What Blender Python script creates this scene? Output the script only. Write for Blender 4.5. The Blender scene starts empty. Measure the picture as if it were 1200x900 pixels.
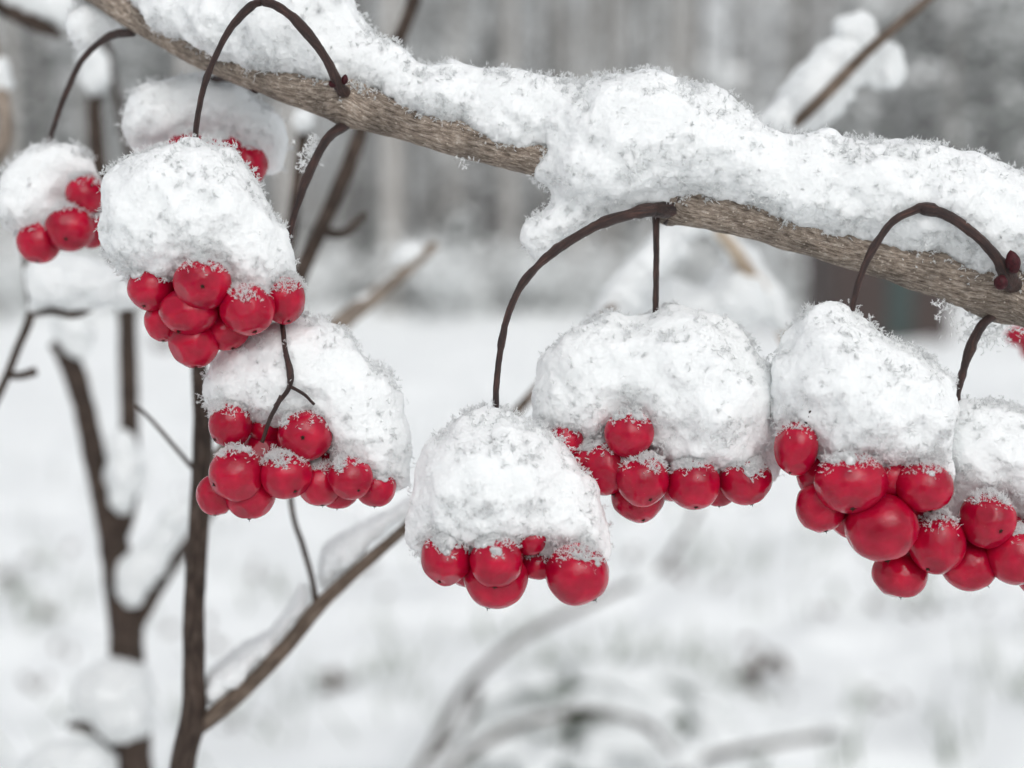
import bpy, math, random
import numpy as np
from mathutils import Vector, Matrix, Euler

random.seed(7)
RNG = np.random.default_rng(7)
sc = bpy.context.scene
COL = sc.collection
R = math.radians

# ------------------------------------------------------------------ camera, sky, sun, exposure
W, H = 1200.0, 900.0
FPX = 1648.0
CAM_Z, PITCH = 1.30, R(6.6)
FOCUS = 0.267
cam_d = bpy.data.cameras.new('camera')
cam = bpy.data.objects.new('camera', cam_d)
COL.objects.link(cam)
cam.location = (0, 0, CAM_Z)
cam.rotation_euler = (R(90) - PITCH, 0, 0)
cam_d.sensor_width = 36.0
cam_d.lens = 36.0 * FPX / W
cam_d.clip_start = 0.01
cam_d.clip_end = 600
cam_d.dof.use_dof = True
cam_d.dof.focus_distance = FOCUS
cam_d.dof.aperture_fstop = 9.0
sc.camera = cam

SUN_EL, SUN_AZ = 40.0, 165.0     # degrees; azimuth clockwise from +Y
world = bpy.data.worlds.new('World')
sc.world = world
world.use_nodes = True
wn, wl = world.node_tree.nodes, world.node_tree.links
sky = wn.new('ShaderNodeTexSky')
sky.sky_type = 'NISHITA'
sky.sun_disc = False
sky.sun_elevation = R(SUN_EL)
sky.sun_rotation = R(SUN_AZ)
sky.air_density = 1.0
sky.dust_density = 2.5
sky.ozone_density = 1.0
hs = wn.new('ShaderNodeHueSaturation')
hs.inputs['Saturation'].default_value = 0.22
wl.new(sky.outputs[0], hs.inputs['Color'])
bg = wn['Background']
bg.inputs['Strength'].default_value = 0.13
wl.new(hs.outputs[0], bg.inputs['Color'])

sun_d = bpy.data.lights.new('sun', 'SUN')
sun_d.energy = 0.75
sun_d.angle = R(60)
sun_d.color = (1.0, 0.995, 0.985)
sun = bpy.data.objects.new('sun', sun_d)
COL.objects.link(sun)
sd = Vector((math.sin(R(SUN_AZ)) * math.cos(R(SUN_EL)), math.cos(R(SUN_AZ)) * math.cos(R(SUN_EL)), math.sin(R(SUN_EL))))
sun.rotation_euler = sd.to_track_quat('Z', 'Y').to_euler()

sc.view_settings.view_transform = 'Standard'
sc.view_settings.look = 'None'
sc.view_settings.gamma = 1.0
sc.view_settings.use_curve_mapping = False
sc.view_settings.exposure = 0.28
sc.render.engine = 'CYCLES'
cy = sc.cycles
cy.use_denoising = True
cy.denoiser = 'OPENIMAGEDENOISE'
cy.denoising_prefilter = 'ACCURATE'
cy.max_bounces = 24
cy.diffuse_bounces = 10
cy.glossy_bounces = 3
cy.transmission_bounces = 20
cy.volume_bounces = 2
cy.caustics_reflective = False
cy.caustics_refractive = False
cy.sample_clamp_indirect = 6.0
cy.use_adaptive_sampling = False

# ------------------------------------------------------------------ pixel helpers
_c, _s = math.cos(PITCH), math.sin(PITCH)


def P(px, py, d):
    """The point that stands D metres in front of the lens where the photo shows (px, py)."""
    a = (px - W / 2) * d / FPX
    b = (H / 2 - py) * d / FPX
    return np.array((a, d * _c + b * _s, CAM_Z - d * _s + b * _c))


def mpp(d):
    return d / FPX


# ------------------------------------------------------------------ numpy noise
_perm = RNG.permutation(4096)
_val = RNG.random(4096) * 2 - 1


def vnoise(p):
    i = np.floor(p).astype(np.int64)
    f = p - i
    f = f * f * f * (f * (f * 6 - 15) + 10)
    out = np.zeros(len(p))
    for dx in (0, 1):
        wx = f[:, 0] if dx else 1 - f[:, 0]
        for dy in (0, 1):
            wy = f[:, 1] if dy else 1 - f[:, 1]
            for dz in (0, 1):
                wz = f[:, 2] if dz else 1 - f[:, 2]
                h = _perm[(i[:, 0] + dx) & 4095]
                h = _perm[(h + i[:, 1] + dy) & 4095]
                h = _perm[(h + i[:, 2] + dz) & 4095]
                out += _val[h] * wx * wy * wz
    return out


# ------------------------------------------------------------------ mesh helpers
def mesh_np(name, V, F, mat=None, smooth=True, uv=None):
    """F: (n,3) or (n,4) int array, or a list of such arrays."""
    me = bpy.data.meshes.new(name)
    Fs = F if isinstance(F, list) else [F]
    Fs = [np.asarray(f, dtype=np.int32) for f in Fs if len(f)]
    me.vertices.add(len(V))
    me.vertices.foreach_set('co', np.asarray(V, dtype=np.float32).ravel())
    loops = np.concatenate([f.ravel() for f in Fs])
    tot = np.concatenate([np.full(len(f), f.shape[1], dtype=np.int32) for f in Fs])
    start = np.concatenate([[0], np.cumsum(tot)[:-1]]).astype(np.int32)
    me.loops.add(len(loops))
    me.loops.foreach_set('vertex_index', loops)
    me.polygons.add(len(tot))
    me.polygons.foreach_set('loop_start', start)
    me.polygons.foreach_set('loop_total', tot)
    me.update(calc_edges=True)
    if uv is not None:
        l = me.uv_layers.new(name='UVMap')
        l.data.foreach_set('uv', np.asarray(uv, dtype=np.float32)[loops].ravel())
    me.polygons.foreach_set('use_smooth', np.full(len(tot), bool(smooth)))
    me.validate(clean_customdata=False)
    if mat:
        me.materials.append(mat)
    return me


def link(name, me, parent=None, base=None):
    o = bpy.data.objects.new(name, me)
    COL.objects.link(o)
    if parent is not None:
        o.parent = parent
    if base is not None:
        o.location = base
    return o


def thing(name, label, cat, loc=(0, 0, 0), group=None):
    o = bpy.data.objects.new(name, None)
    o.empty_display_size = 0.01
    COL.objects.link(o)
    o.location = Vector(loc)
    o['label'] = label
    o['category'] = cat
    if group:
        o['group'] = group
    return o


def tag(o, label, cat=None, group=None, kind=None):
    o['label'] = label
    if cat:
        o['category'] = cat
    if group:
        o['group'] = group
    if kind:
        o['kind'] = kind
    return o


def spline(pts, n):
    """Catmull-Rom through rows of pts (any columns), about n samples per span."""
    p = np.asarray(pts, float)
    p = np.vstack([2 * p[0] - p[1], p, 2 * p[-1] - p[-2]])
    out = []
    t = np.linspace(0, 1, n, endpoint=False)[:, None]
    for i in range(1, len(p) - 2):
        a, b, c, d = p[i - 1], p[i], p[i + 1], p[i + 2]
        out.append(0.5 * (2 * b + (c - a) * t + (2 * a - 5 * b + 4 * c - d) * t ** 2 + (3 * b - a - 3 * c + d) * t ** 3))
    out.append(p[-2][None])
    return np.vstack(out)


def tube(path, rad, ring=14, rough=0.0, rough_len=0.003, origin=(0, 0, 0), cap=True):
    """Vertices, faces and uv (metres) of a swept tube with an uneven skin."""
    path = np.asarray(path, float)
    rad = np.asarray(rad, float)
    n = len(path)
    T = np.gradient(path, axis=0)
    T /= np.linalg.norm(T, axis=1)[:, None] + 1e-12
    up = np.array((0.0, 1.0, 0.0))
    if abs(T[0] @ up) > 0.9:
        up = np.array((1.0, 0, 0))
    A = np.cross(T, up)
    A /= np.linalg.norm(A, axis=1)[:, None] + 1e-12
    B = np.cross(T, A)
    ang = np.linspace(0, 2 * np.pi, ring, endpoint=False)
    ca, sa = np.cos(ang), np.sin(ang)
    N = A[:, None, :] * ca[None, :, None] + B[:, None, :] * sa[None, :, None]
    V = path[:, None, :] + N * rad[:, None, None]
    Vf = V.reshape(-1, 3)
    if rough:
        nn = vnoise(Vf / rough_len + 11.3) + 0.5 * vnoise(Vf / (rough_len * 0.4) + 3.1)
        Vf = Vf + N.reshape(-1, 3) * (nn * rough * np.repeat(rad, ring))[:, None]
    i = np.arange(n - 1)[:, None] * ring
    j = np.arange(ring)[None, :]
    k = (j + 1) % ring
    F = np.stack([i + j, i + k, i + ring + k, i + ring + j], -1).reshape(-1, 4)
    L = np.concatenate([[0], np.cumsum(np.linalg.norm(np.diff(path, axis=0), axis=1))])
    uv = np.stack([np.repeat(L, ring), np.tile(ang, n) * np.repeat(rad, ring)], -1)
    faces = [F]
    if cap:
        Vf = np.vstack([Vf, path[0], path[-1]])
        uv = np.vstack([uv, uv[0], uv[-1]])
        c0, c1 = n * ring, n * ring + 1
        jj = np.arange(ring)
        kk = (jj + 1) % ring
        faces.append(np.stack([np.full(ring, c0), kk, jj], -1))
        faces.append(np.stack([np.full(ring, c1), (n - 1) * ring + jj, (n - 1) * ring + kk], -1))
    return Vf - np.asarray(origin), faces, uv


def join(parts):
    """[(V, F or list of F), ...] -> V, [F...]"""
    Vs, Fs, off = [], [], 0
    for V, F in [p[:2] for p in parts]:
        for f in (F if isinstance(F, list) else [F]):
            Fs.append(np.asarray(f) + off)
        Vs.append(V)
        off += len(V)
    by = {}
    for f in Fs:
        if len(f):
            by.setdefault(f.shape[1], []).append(f)
    return np.vstack(Vs), [np.vstack(v) for v in by.values()]


def ico(sub):
    import bmesh
    bm = bmesh.new()
    bmesh.ops.create_icosphere(bm, subdivisions=sub, radius=1.0)
    V = np.array([v.co[:] for v in bm.verts])
    F = np.array([[v.index for v in f.verts] for f in bm.faces])
    bm.free()
    return V, F


ICO2 = ico(2)
ICO3 = ico(3)
ICO4 = ico(5)


# ------------------------------------------------------------------ materials
def mat(name):
    m = bpy.data.materials.new(name)
    m.use_nodes = True
    return m, m.node_tree.nodes, m.node_tree.links, m.node_tree.nodes['Principled BSDF']


def ramp(n, stops):
    r = n.new('ShaderNodeValToRGB')
    e = r.color_ramp.elements
    while len(e) < len(stops):
        e.new(0.5)
    for el, (p, c) in zip(e, stops):
        el.position = p
        el.color = (*c, 1)
    return r


def noise(n, l, vec, scale, detail=4.0, rough=0.55):
    t = n.new('ShaderNodeTexNoise')
    t.inputs['Scale'].default_value = scale
    t.inputs['Detail'].default_value = detail
    t.inputs['Roughness'].default_value = rough
    if vec is not None:
        l.new(vec, t.inputs['Vector'])
    return t


def snow_material(name, trans=0.25, col=(0.93, 0.935, 0.94)):
    m, n, l, b = mat(name)
    n.remove(b)
    out = n['Material Output']
    d = n.new('ShaderNodeBsdfDiffuse')
    d.inputs['Color'].default_value = (*col, 1)
    t = n.new('ShaderNodeBsdfTranslucent')
    t.inputs['Color'].default_value = (*col, 1)
    g = n.new('ShaderNodeBsdfGlossy')
    g.inputs['Roughness'].default_value = 0.35
    g.inputs['Color'].default_value = (0.95, 0.95, 0.95, 1)
    mx = n.new('ShaderNodeMixShader')
    mx.inputs[0].default_value = trans
    l.new(d.outputs[0], mx.inputs[1])
    l.new(t.outputs[0], mx.inputs[2])
    mg = n.new('ShaderNodeMixShader')
    mg.inputs[0].default_value = 0.05
    l.new(mx.outputs[0], mg.inputs[1])
    l.new(g.outputs[0], mg.inputs[2])
    l.new(mg.outputs[0], out.inputs['Surface'])
    return m


def bark_material(name, c0, c1, c2, su, sv, rough=0.85, bump=0.6, dist=0.0004, fine=9000.0, spec=0.3, crack=0.0):
    """Fissured bark from the tube's own length/girth coordinates (metres)."""
    m, n, l, b = mat(name)
    uv = n.new('ShaderNodeUVMap')
    mp = n.new('ShaderNodeMapping')
    mp.inputs['Scale'].default_value = (su, sv, 1)
    l.new(uv.outputs[0], mp.inputs['Vector'])
    t1 = noise(n, l, mp.outputs[0], 1.0, 6, 0.62)
    tc = n.new('ShaderNodeTexCoord')
    t2 = noise(n, l, tc.outputs['Object'], fine, 3, 0.6)
    t3 = noise(n, l, tc.outputs['Object'], fine / 30.0, 3, 0.55)
    r = ramp(n, [(0.30, c0), (0.5, c1), (0.68, c2)])
    l.new(t1.outputs['Fac'], r.inputs[0])
    mm = n.new('ShaderNodeMix')
    mm.data_type = 'RGBA'
    mm.blend_type = 'OVERLAY'
    mm.inputs[0].default_value = 0.75
    l.new(r.outputs[0], mm.inputs[6])
    l.new(t2.outputs['Fac'], mm.inputs[7])
    mp2 = n.new('ShaderNodeMapping')
    mp2.inputs['Scale'].default_value = (su * 0.13, sv * 0.55, 1)
    l.new(uv.outputs[0], mp2.inputs['Vector'])
    t4 = noise(n, l, mp2.outputs[0], 1.0, 3, 0.7)
    cr = ramp(n, [(0.0, (1, 1, 1)), (0.470, (1, 1, 1)), (0.5, (0.25, 0.22, 0.2)), (0.53, (1, 1, 1))])
    l.new(t4.outputs['Fac'], cr.inputs[0])
    mc = n.new('ShaderNodeMix')
    mc.data_type = 'RGBA'
    mc.blend_type = 'MULTIPLY'
    mc.inputs[0].default_value = crack
    l.new(mm.outputs[2], mc.inputs[6])
    l.new(cr.outputs[0], mc.inputs[7])
    vo = n.new('ShaderNodeTexVoronoi')
    vo.inputs['Scale'].default_value = 750.0
    l.new(tc.outputs['Object'], vo.inputs['Vector'])
    lt = ramp(n, [(0.0, (1, 1, 1)), (0.10, (1, 1, 1)), (0.16, (0, 0, 0))])
    l.new(vo.outputs['Distance'], lt.inputs[0])
    ml = n.new('ShaderNodeMix')
    ml.data_type = 'RGBA'
    ml.inputs[7].default_value = (*[min(1, x * 1.25) for x in c2], 1)
    fm_ = n.new('ShaderNodeMath')
    fm_.operation = 'MULTIPLY'
    fm_.inputs[1].default_value = crack
    l.new(lt.outputs[0], fm_.inputs[0])
    l.new(fm_.outputs[0], ml.inputs[0])
    l.new(mc.outputs[2], ml.inputs[6])
    m2 = n.new('ShaderNodeMix')
    m2.data_type = 'RGBA'
    m2.blend_type = 'OVERLAY'
    m2.inputs[0].default_value = 0.85
    l.new(ml.outputs[2], m2.inputs[6])
    l.new(t3.outputs['Fac'], m2.inputs[7])
    l.new(m2.outputs[2], b.inputs['Base Color'])
    b.inputs['Roughness'].default_value = rough
    b.inputs['Specular IOR Level'].default_value = spec
    ad = n.new('ShaderNodeMath')
    ad.operation = 'ADD'
    l.new(t1.outputs['Fac'], ad.inputs[0])
    l.new(t2.outputs['Fac'], ad.inputs[1])
    bp = n.new('ShaderNodeBump')
    bp.inputs['Strength'].default_value = bump
    bp.inputs['Distance'].default_value = dist
    l.new(ad.outputs[0], bp.inputs['Height'])
    l.new(bp.outputs[0], b.inputs['Normal'])
    return m


def berry_material():
    m, n, l, b = mat('red_berry_skin')
    tc = n.new('ShaderNodeTexCoord')
    oi = n.new('ShaderNodeObjectInfo')
    va = n.new('ShaderNodeVectorMath')
    va.operation = 'ADD'
    l.new(tc.outputs['Object'], va.inputs[0])
    l.new(oi.outputs['Random'], va.inputs[1])
    t = noise(n, l, va.outputs[0], 240.0, 3, 0.55)
    t2 = noise(n, l, tc.outputs['Object'], 3200.0, 2, 0.5)
    r = ramp(n, [(0.25, (0.25, 0.001, 0.016)), (0.5, (0.37, 0.002, 0.026)), (0.75, (0.52, 0.005, 0.038))])
    l.new(t.outputs['Fac'], r.inputs[0])
    # a few pale specks on the skin
    v = n.new('ShaderNodeTexVoronoi')
    v.inputs['Scale'].default_value = 650.0
    l.new(tc.outputs['Object'], v.inputs['Vector'])
    sp = ramp(n, [(0.0, (1, 1, 1)), (0.055, (0, 0, 0))])
    l.new(v.outputs['Distance'], sp.inputs[0])
    mx = n.new('ShaderNodeMix')
    mx.data_type = 'RGBA'
    l.new(sp.outputs[0], mx.inputs[0])
    l.new(r.outputs[0], mx.inputs[6])
    mx.inputs[7].default_value = (0.6, 0.12, 0.12, 1)
    l.new(mx.outputs[2], b.inputs['Base Color'])
    b.inputs['Subsurface Weight'].default_value = 0.65
    b.inputs['Subsurface Radius'].default_value = (1.0, 0.12, 0.10)
    b.inputs['Subsurface Scale'].default_value = 0.0024
    b.inputs['IOR'].default_value = 1.45
    b.inputs['Specular IOR Level'].default_value = 0.4
    rr = ramp(n, [(0.3, (0.05,) * 3), (0.7, (0.13,) * 3)])
    l.new(t.outputs['Fac'], rr.inputs[0])
    l.new(rr.outputs[0], b.inputs['Roughness'])
    b0 = n.new('ShaderNodeBump')
    b0.inputs['Strength'].default_value = 0.35
    b0.inputs['Distance'].default_value = 0.0007
    l.new(t.outputs['Fac'], b0.inputs['Height'])
    bp = n.new('ShaderNodeBump')
    bp.inputs['Strength'].default_value = 0.10
    bp.inputs['Distance'].default_value = 0.0003
    l.new(t2.outputs['Fac'], bp.inputs['Height'])
    l.new(b0.outputs[0], bp.inputs['Normal'])
    l.new(bp.outputs[0], b.inputs['Normal'])
    return m


def plain_noise(name, c0, c1, scale, rough=0.9, bump=0.0, dist=0.01):
    m, n, l, b = mat(name)
    tc = n.new('ShaderNodeTexCoord')
    t = noise(n, l, tc.outputs['Object'], scale, 5, 0.6)
    r = ramp(n, [(0.3, c0), (0.7, c1)])
    l.new(t.outputs['Fac'], r.inputs[0])
    l.new(r.outputs[0], b.inputs['Base Color'])
    b.inputs['Roughness'].default_value = rough
    b.inputs['Specular IOR Level'].default_value = 0.2
    if bump:
        bp = n.new('ShaderNodeBump')
        bp.inputs['Strength'].default_value = bump
        bp.inputs['Distance'].default_value = dist
        l.new(t.outputs['Fac'], bp.inputs['Height'])
        l.new(bp.outputs[0], b.inputs['Normal'])
    return m


M_SNOW = snow_material('fresh_snow', 0.55, (0.985, 0.992, 0.992))
def snow_body_material():
    m, n, l, b = mat('snow_body')
    b.inputs['Base Color'].default_value = (0.85, 0.867, 0.866, 1)
    b.inputs['Roughness'].default_value = 0.8
    b.inputs['Specular IOR Level'].default_value = 0.15
    b.inputs['Subsurface Weight'].default_value = 0.8
    b.inputs['Subsurface Radius'].default_value = (1, 1, 1)
    b.inputs['Subsurface Scale'].default_value = 0.0032
    return m


M_SNOWBODY = snow_body_material()
M_SNOWFAR = snow_material('settled_snow', 0.0, (0.945, 0.965, 0.962))
M_SNOWOLD = snow_material('bush_snow', 0.15, (0.88, 0.90, 0.90))
M_BARK = bark_material('branch_bark', (0.10, 0.075, 0.058), (0.27, 0.218, 0.175), (0.47, 0.41, 0.35), 520, 1500, bump=0.55, dist=0.0006, fine=5200, crack=0.8)
M_STEM = bark_material('stem_bark', (0.012, 0.005, 0.004), (0.032, 0.013, 0.010), (0.085, 0.036, 0.026), 240, 2600, rough=0.4, bump=0.9, dist=0.0003, fine=6000, spec=0.5)
M_TWIG = bark_material('shrub_bark', (0.018, 0.012, 0.009), (0.05, 0.034, 0.026), (0.11, 0.082, 0.066), 200, 900, bump=0.6, dist=0.0004, fine=3000)
M_TWIGPALE = bark_material('pale_twig_bark', (0.12, 0.09, 0.07), (0.26, 0.21, 0.17), (0.36, 0.31, 0.26), 200, 900, bump=0.6, dist=0.0004, fine=3000)
M_TWIGBEIGE = bark_material('beige_twig_bark', (0.28, 0.21, 0.15), (0.5, 0.40, 0.30), (0.62, 0.52, 0.42), 200, 900, fine=3000)
M_TWIGWARM = bark_material('brown_twig_bark', (0.05, 0.036, 0.028), (0.13, 0.095, 0.072), (0.24, 0.19, 0.15), 200, 900, fine=3000)
M_BERRY = berry_material()
M_CALYX = plain_noise('calyx', (0.010, 0.006, 0.004), (0.05, 0.028, 0.018), 6000)
M_BUD = plain_noise('bud_scale', (0.022, 0.004, 0.006), (0.07, 0.009, 0.013), 1500, 0.5)
M_TRUNK = plain_noise('tree_trunk_bark', (0.14, 0.13, 0.12), (0.34, 0.32, 0.30), 6, 0.95, 0.5, 0.03)
M_DARKTRUNK = plain_noise('dark_trunk_bark', (0.05, 0.045, 0.04), (0.12, 0.11, 0.10), 6, 0.95, 0.5, 0.03)
M_PALETRUNK = plain_noise('birch_bark', (0.30, 0.28, 0.26), (0.62, 0.60, 0.57), 5, 0.9)
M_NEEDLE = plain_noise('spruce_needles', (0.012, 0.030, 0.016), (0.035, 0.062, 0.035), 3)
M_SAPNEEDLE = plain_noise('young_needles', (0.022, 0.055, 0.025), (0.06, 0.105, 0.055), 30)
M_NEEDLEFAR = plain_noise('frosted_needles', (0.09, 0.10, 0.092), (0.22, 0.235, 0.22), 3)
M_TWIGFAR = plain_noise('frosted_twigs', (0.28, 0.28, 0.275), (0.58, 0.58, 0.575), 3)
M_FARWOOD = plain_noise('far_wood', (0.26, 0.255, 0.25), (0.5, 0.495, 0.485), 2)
M_GRASS = plain_noise('winter_grass', (0.05, 0.085, 0.035), (0.14, 0.19, 0.10), 5)
M_LEAF = plain_noise('dead_leaf', (0.04, 0.028, 0.02), (0.12, 0.08, 0.055), 40)
M_WOOD = plain_noise('shed_boards', (0.022, 0.009, 0.006), (0.05, 0.023, 0.016), 9, 0.8, 0.4, 0.02)
M_TEAL = plain_noise('teal_paint', (0.010, 0.028, 0.025), (0.018, 0.042, 0.037), 7, 0.6)


# ------------------------------------------------------------------ snow: body and crystals
def poly_inside_dist(poly, pts):
    a = np.asarray(poly, float)
    b = np.roll(a, -1, 0)
    x, y = pts[:, 0][:, None], pts[:, 1][:, None]
    cond = ((a[:, 1] > y) != (b[:, 1] > y)) & (x < (b[:, 0] - a[:, 0]) * (y - a[:, 1]) / (b[:, 1] - a[:, 1] + 1e-12) + a[:, 0])
    inside = cond.sum(1) % 2 == 1
    ab = b - a
    t = ((pts[:, None, :] - a) * ab).sum(-1) / ((ab ** 2).sum(-1) + 1e-12)
    t = np.clip(t, 0, 1)
    q = a + t[..., None] * ab
    d = np.sqrt(((pts[:, None, :] - q) ** 2).sum(-1)).min(1)
    return inside, d


def smooth_poly(poly, n=5):
    p = list(poly)
    s = spline(np.array(p + [p[0]], float), n)
    return s[:-1]


def outline_balls(poly, depth, kd=1.1, n=420, rmax=1e9, doff=None):
    """Balls that fill an outline (photo pixels) at its real distance; each is as thick as the outline is wide there."""
    poly = smooth_poly(poly)
    lo, hi = poly.min(0), poly.max(0)
    pts = RNG.random((n * 6, 2)) * (hi - lo) + lo
    ins, d = poly_inside_dist(poly, pts)
    pts, d = pts[ins], d[ins]
    keep = d > 2.5
    pts, d = pts[keep], d[keep]
    order = np.argsort(-d)
    # big balls first, then thin out those already swallowed
    out, cen, rr = [], np.zeros((0, 2)), np.zeros(0)
    for i in order:
        if len(out) >= n:
            break
        if len(rr) and (np.hypot(*(cen - pts[i]).T) + d[i] < rr * 1.0 + 0.6).any():
            continue
        out.append(i)
        cen = np.vstack([cen, pts[i]])
        rr = np.append(rr, d[i])
    res = []
    for i in out:
        dd = depth(pts[i][0]) if callable(depth) else depth
        r = min(d[i], rmax)
        if doff is not None:
            dd = dd + doff(pts[i]) * mpp(dd)
        m = mpp(dd)
        c = P(pts[i][0], pts[i][1], dd)
        res.append((c, np.array((d[i] * m, r * m * kd, d[i] * m))))
    return res


def remesh(balls, voxel, origin):
    V0, F0 = ICO2
    Vs, Fs = [], []
    for k, (c, r) in enumerate(balls):
        Vs.append(V0 * r + (c - origin))
        Fs.append(F0 + k * len(V0))
    SC = 100.0                                   # the voxel modifier is happier away from sub-millimetre numbers
    me = mesh_np('tmp', np.vstack(Vs) * SC, np.vstack(Fs))
    o = bpy.data.objects.new('tmp', me)
    COL.objects.link(o)
    md = o.modifiers.new('remesh', 'REMESH')
    md.mode = 'VOXEL'
    md.voxel_size = voxel * SC
    dg = bpy.context.evaluated_depsgraph_get()
    dg.update()
    ev = o.evaluated_get(dg)
    m2 = ev.to_mesh()
    V = np.zeros(len(m2.vertices) * 3, np.float32)
    m2.vertices.foreach_get('co', V)
    Nn = np.zeros(len(m2.vertices) * 3, np.float32)
    m2.vertices.foreach_get('normal', Nn)
    F = np.zeros(len(m2.polygons) * 4, np.int32)
    lt = np.zeros(len(m2.polygons), np.int32)
    m2.polygons.foreach_get('loop_total', lt)
    li = np.zeros(len(m2.loops), np.int32)
    m2.loops.foreach_get('vertex_index', li)
    assert (lt == 4).all()
    F = li.reshape(-1, 4)
    ev.to_mesh_clear()
    bpy.data.objects.remove(o)
    bpy.data.meshes.remove(me)
    return V.reshape(-1, 3).astype(float) / SC, F, Nn.reshape(-1, 3).astype(float)


def relax(V, F, it):
    e = np.vstack([F[:, [0, 1]], F[:, [1, 2]], F[:, [2, 3]], F[:, [3, 0]]])
    cnt = np.bincount(e.ravel(), minlength=len(V)).astype(float)
    for _ in range(it):
        acc = np.zeros_like(V)
        for k in range(3):
            acc[:, k] = np.bincount(e[:, 0], V[e[:, 1], k], len(V)) + np.bincount(e[:, 1], V[e[:, 0], k], len(V))
        V = 0.4 * V + 0.6 * acc / cnt[:, None]
    return V


def normals(V, F):
    fn = np.cross(V[F[:, 2]] - V[F[:, 0]], V[F[:, 3]] - V[F[:, 1]])
    N = np.zeros_like(V)
    for k in range(4):
        for c in range(3):
            N[:, c] += np.bincount(F[:, k], fn[:, c], len(V))
    return N / (np.linalg.norm(N, axis=1)[:, None] + 1e-20), fn


def needle(a, b, w):
    """A thin six-faced splinter from a to b."""
    a, b = np.asarray(a, float), np.asarray(b, float)
    t = b - a
    t = t / (np.linalg.norm(t) + 1e-9)
    u = np.cross(t, (0.31, 0.52, 0.79))
    u /= np.linalg.norm(u)
    v = np.cross(t, u)
    ring = [u, -0.5 * u + 0.87 * v, -0.5 * u - 0.87 * v]
    V = np.array([a + r * w for r in ring] + [b + r * w * 0.55 for r in ring] + [b + t * w])
    F = np.array([[0, 1, 4], [0, 4, 3], [1, 2, 5], [1, 5, 4], [2, 0, 3], [2, 3, 5], [3, 4, 6], [4, 5, 6], [5, 3, 6]])
    return V, F


def crystal_kinds():
    rs = np.random.default_rng(3)
    kinds = []
    for k in range(10):
        parts = []
        if k < 3:                                # a splinter with a stub
            parts.append(needle((0, 0, 0), (0, 0, 1.0), 0.07))
            parts.append(needle((0, 0, 0.35), (0.22, 0.05 * k, 0.6), 0.06))
        elif k < 7:                              # a piece of a feathered star
            parts.append(needle((0, 0, -0.1), (0, 0, 0.9), 0.07))
            for z in (0.2, 0.45, 0.68):
                L = (0.42 - 0.3 * z) * rs.uniform(0.7, 1.3)
                for sg in (-1, 1):
                    if rs.random() < 0.8:
                        parts.append(needle((0, 0, z), (sg * L * 0.87, 0.04, z + L * 0.5), 0.06))
        else:                                    # a knot of splinters
            for q in range(5):
                dv = rs.normal(size=3)
                dv /= np.linalg.norm(dv)
                parts.append(needle((0, 0, 0), dv * rs.uniform(0.3, 0.6), 0.085))
        kinds.append(join(parts))
    return [(V, F[0]) for V, F in kinds]


CRYST = crystal_kinds()


def rand_rot(n):
    q = RNG.normal(size=(n, 4))
    q /= np.linalg.norm(q, axis=1)[:, None]
    w, x, y, z = q.T
    return np.stack([np.stack([1 - 2 * (y * y + z * z), 2 * (x * y - z * w), 2 * (x * z + y * w)], -1),
                     np.stack([2 * (x * y + z * w), 1 - 2 * (x * x + z * z), 2 * (y * z - x * w)], -1),
                     np.stack([2 * (x * z - y * w), 2 * (y * z + x * w), 1 - 2 * (x * x + y * y)], -1)], 1)


def crystals(points, nrm, size):
    """Splinters on points; each leans out along its normal. size: metres, one per point."""
    out = []
    n = len(points)
    which = RNG.integers(0, len(CRYST), n)
    for k, (V, F) in enumerate(CRYST):
        idx = np.nonzero(which == k)[0]
        if not len(idx):
            continue
        # z axis near the normal, spin at random
        z = nrm[idx] + RNG.normal(size=(len(idx), 3)) * 0.75
        z /= np.linalg.norm(z, axis=1)[:, None] + 1e-9
        x = np.cross(z, RNG.normal(size=(len(idx), 3)))
        x /= np.linalg.norm(x, axis=1)[:, None] + 1e-9
        y = np.cross(z, x)
        M = np.stack([x, y, z], -1)              # columns
        W_ = np.einsum('nij,vj->nvi', M, V) * size[idx][:, None, None] + points[idx][:, None, :]
        Ff = F[None] + (np.arange(len(idx)) * len(V))[:, None, None]
        out.append((W_.reshape(-1, 3), Ff.reshape(-1, 3)))
    return out


def face_points(V, F, fn, n, weight=None):
    A = np.linalg.norm(fn, axis=1)
    if weight is not None:
        A = A * weight
    c = np.cumsum(A)
    fi = np.searchsorted(c, RNG.random(n) * c[-1])
    fi = np.clip(fi, 0, len(F) - 1)
    a, b = RNG.random((2, n, 1))
    q = V[F[fi]]
    p = (q[:, 0] * (1 - a) + q[:, 1] * a) * (1 - b) + (q[:, 3] * (1 - a) + q[:, 2] * a) * b
    N = fn[fi] / (np.linalg.norm(fn[fi], axis=1)[:, None] + 1e-20)
    return p, N


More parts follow.
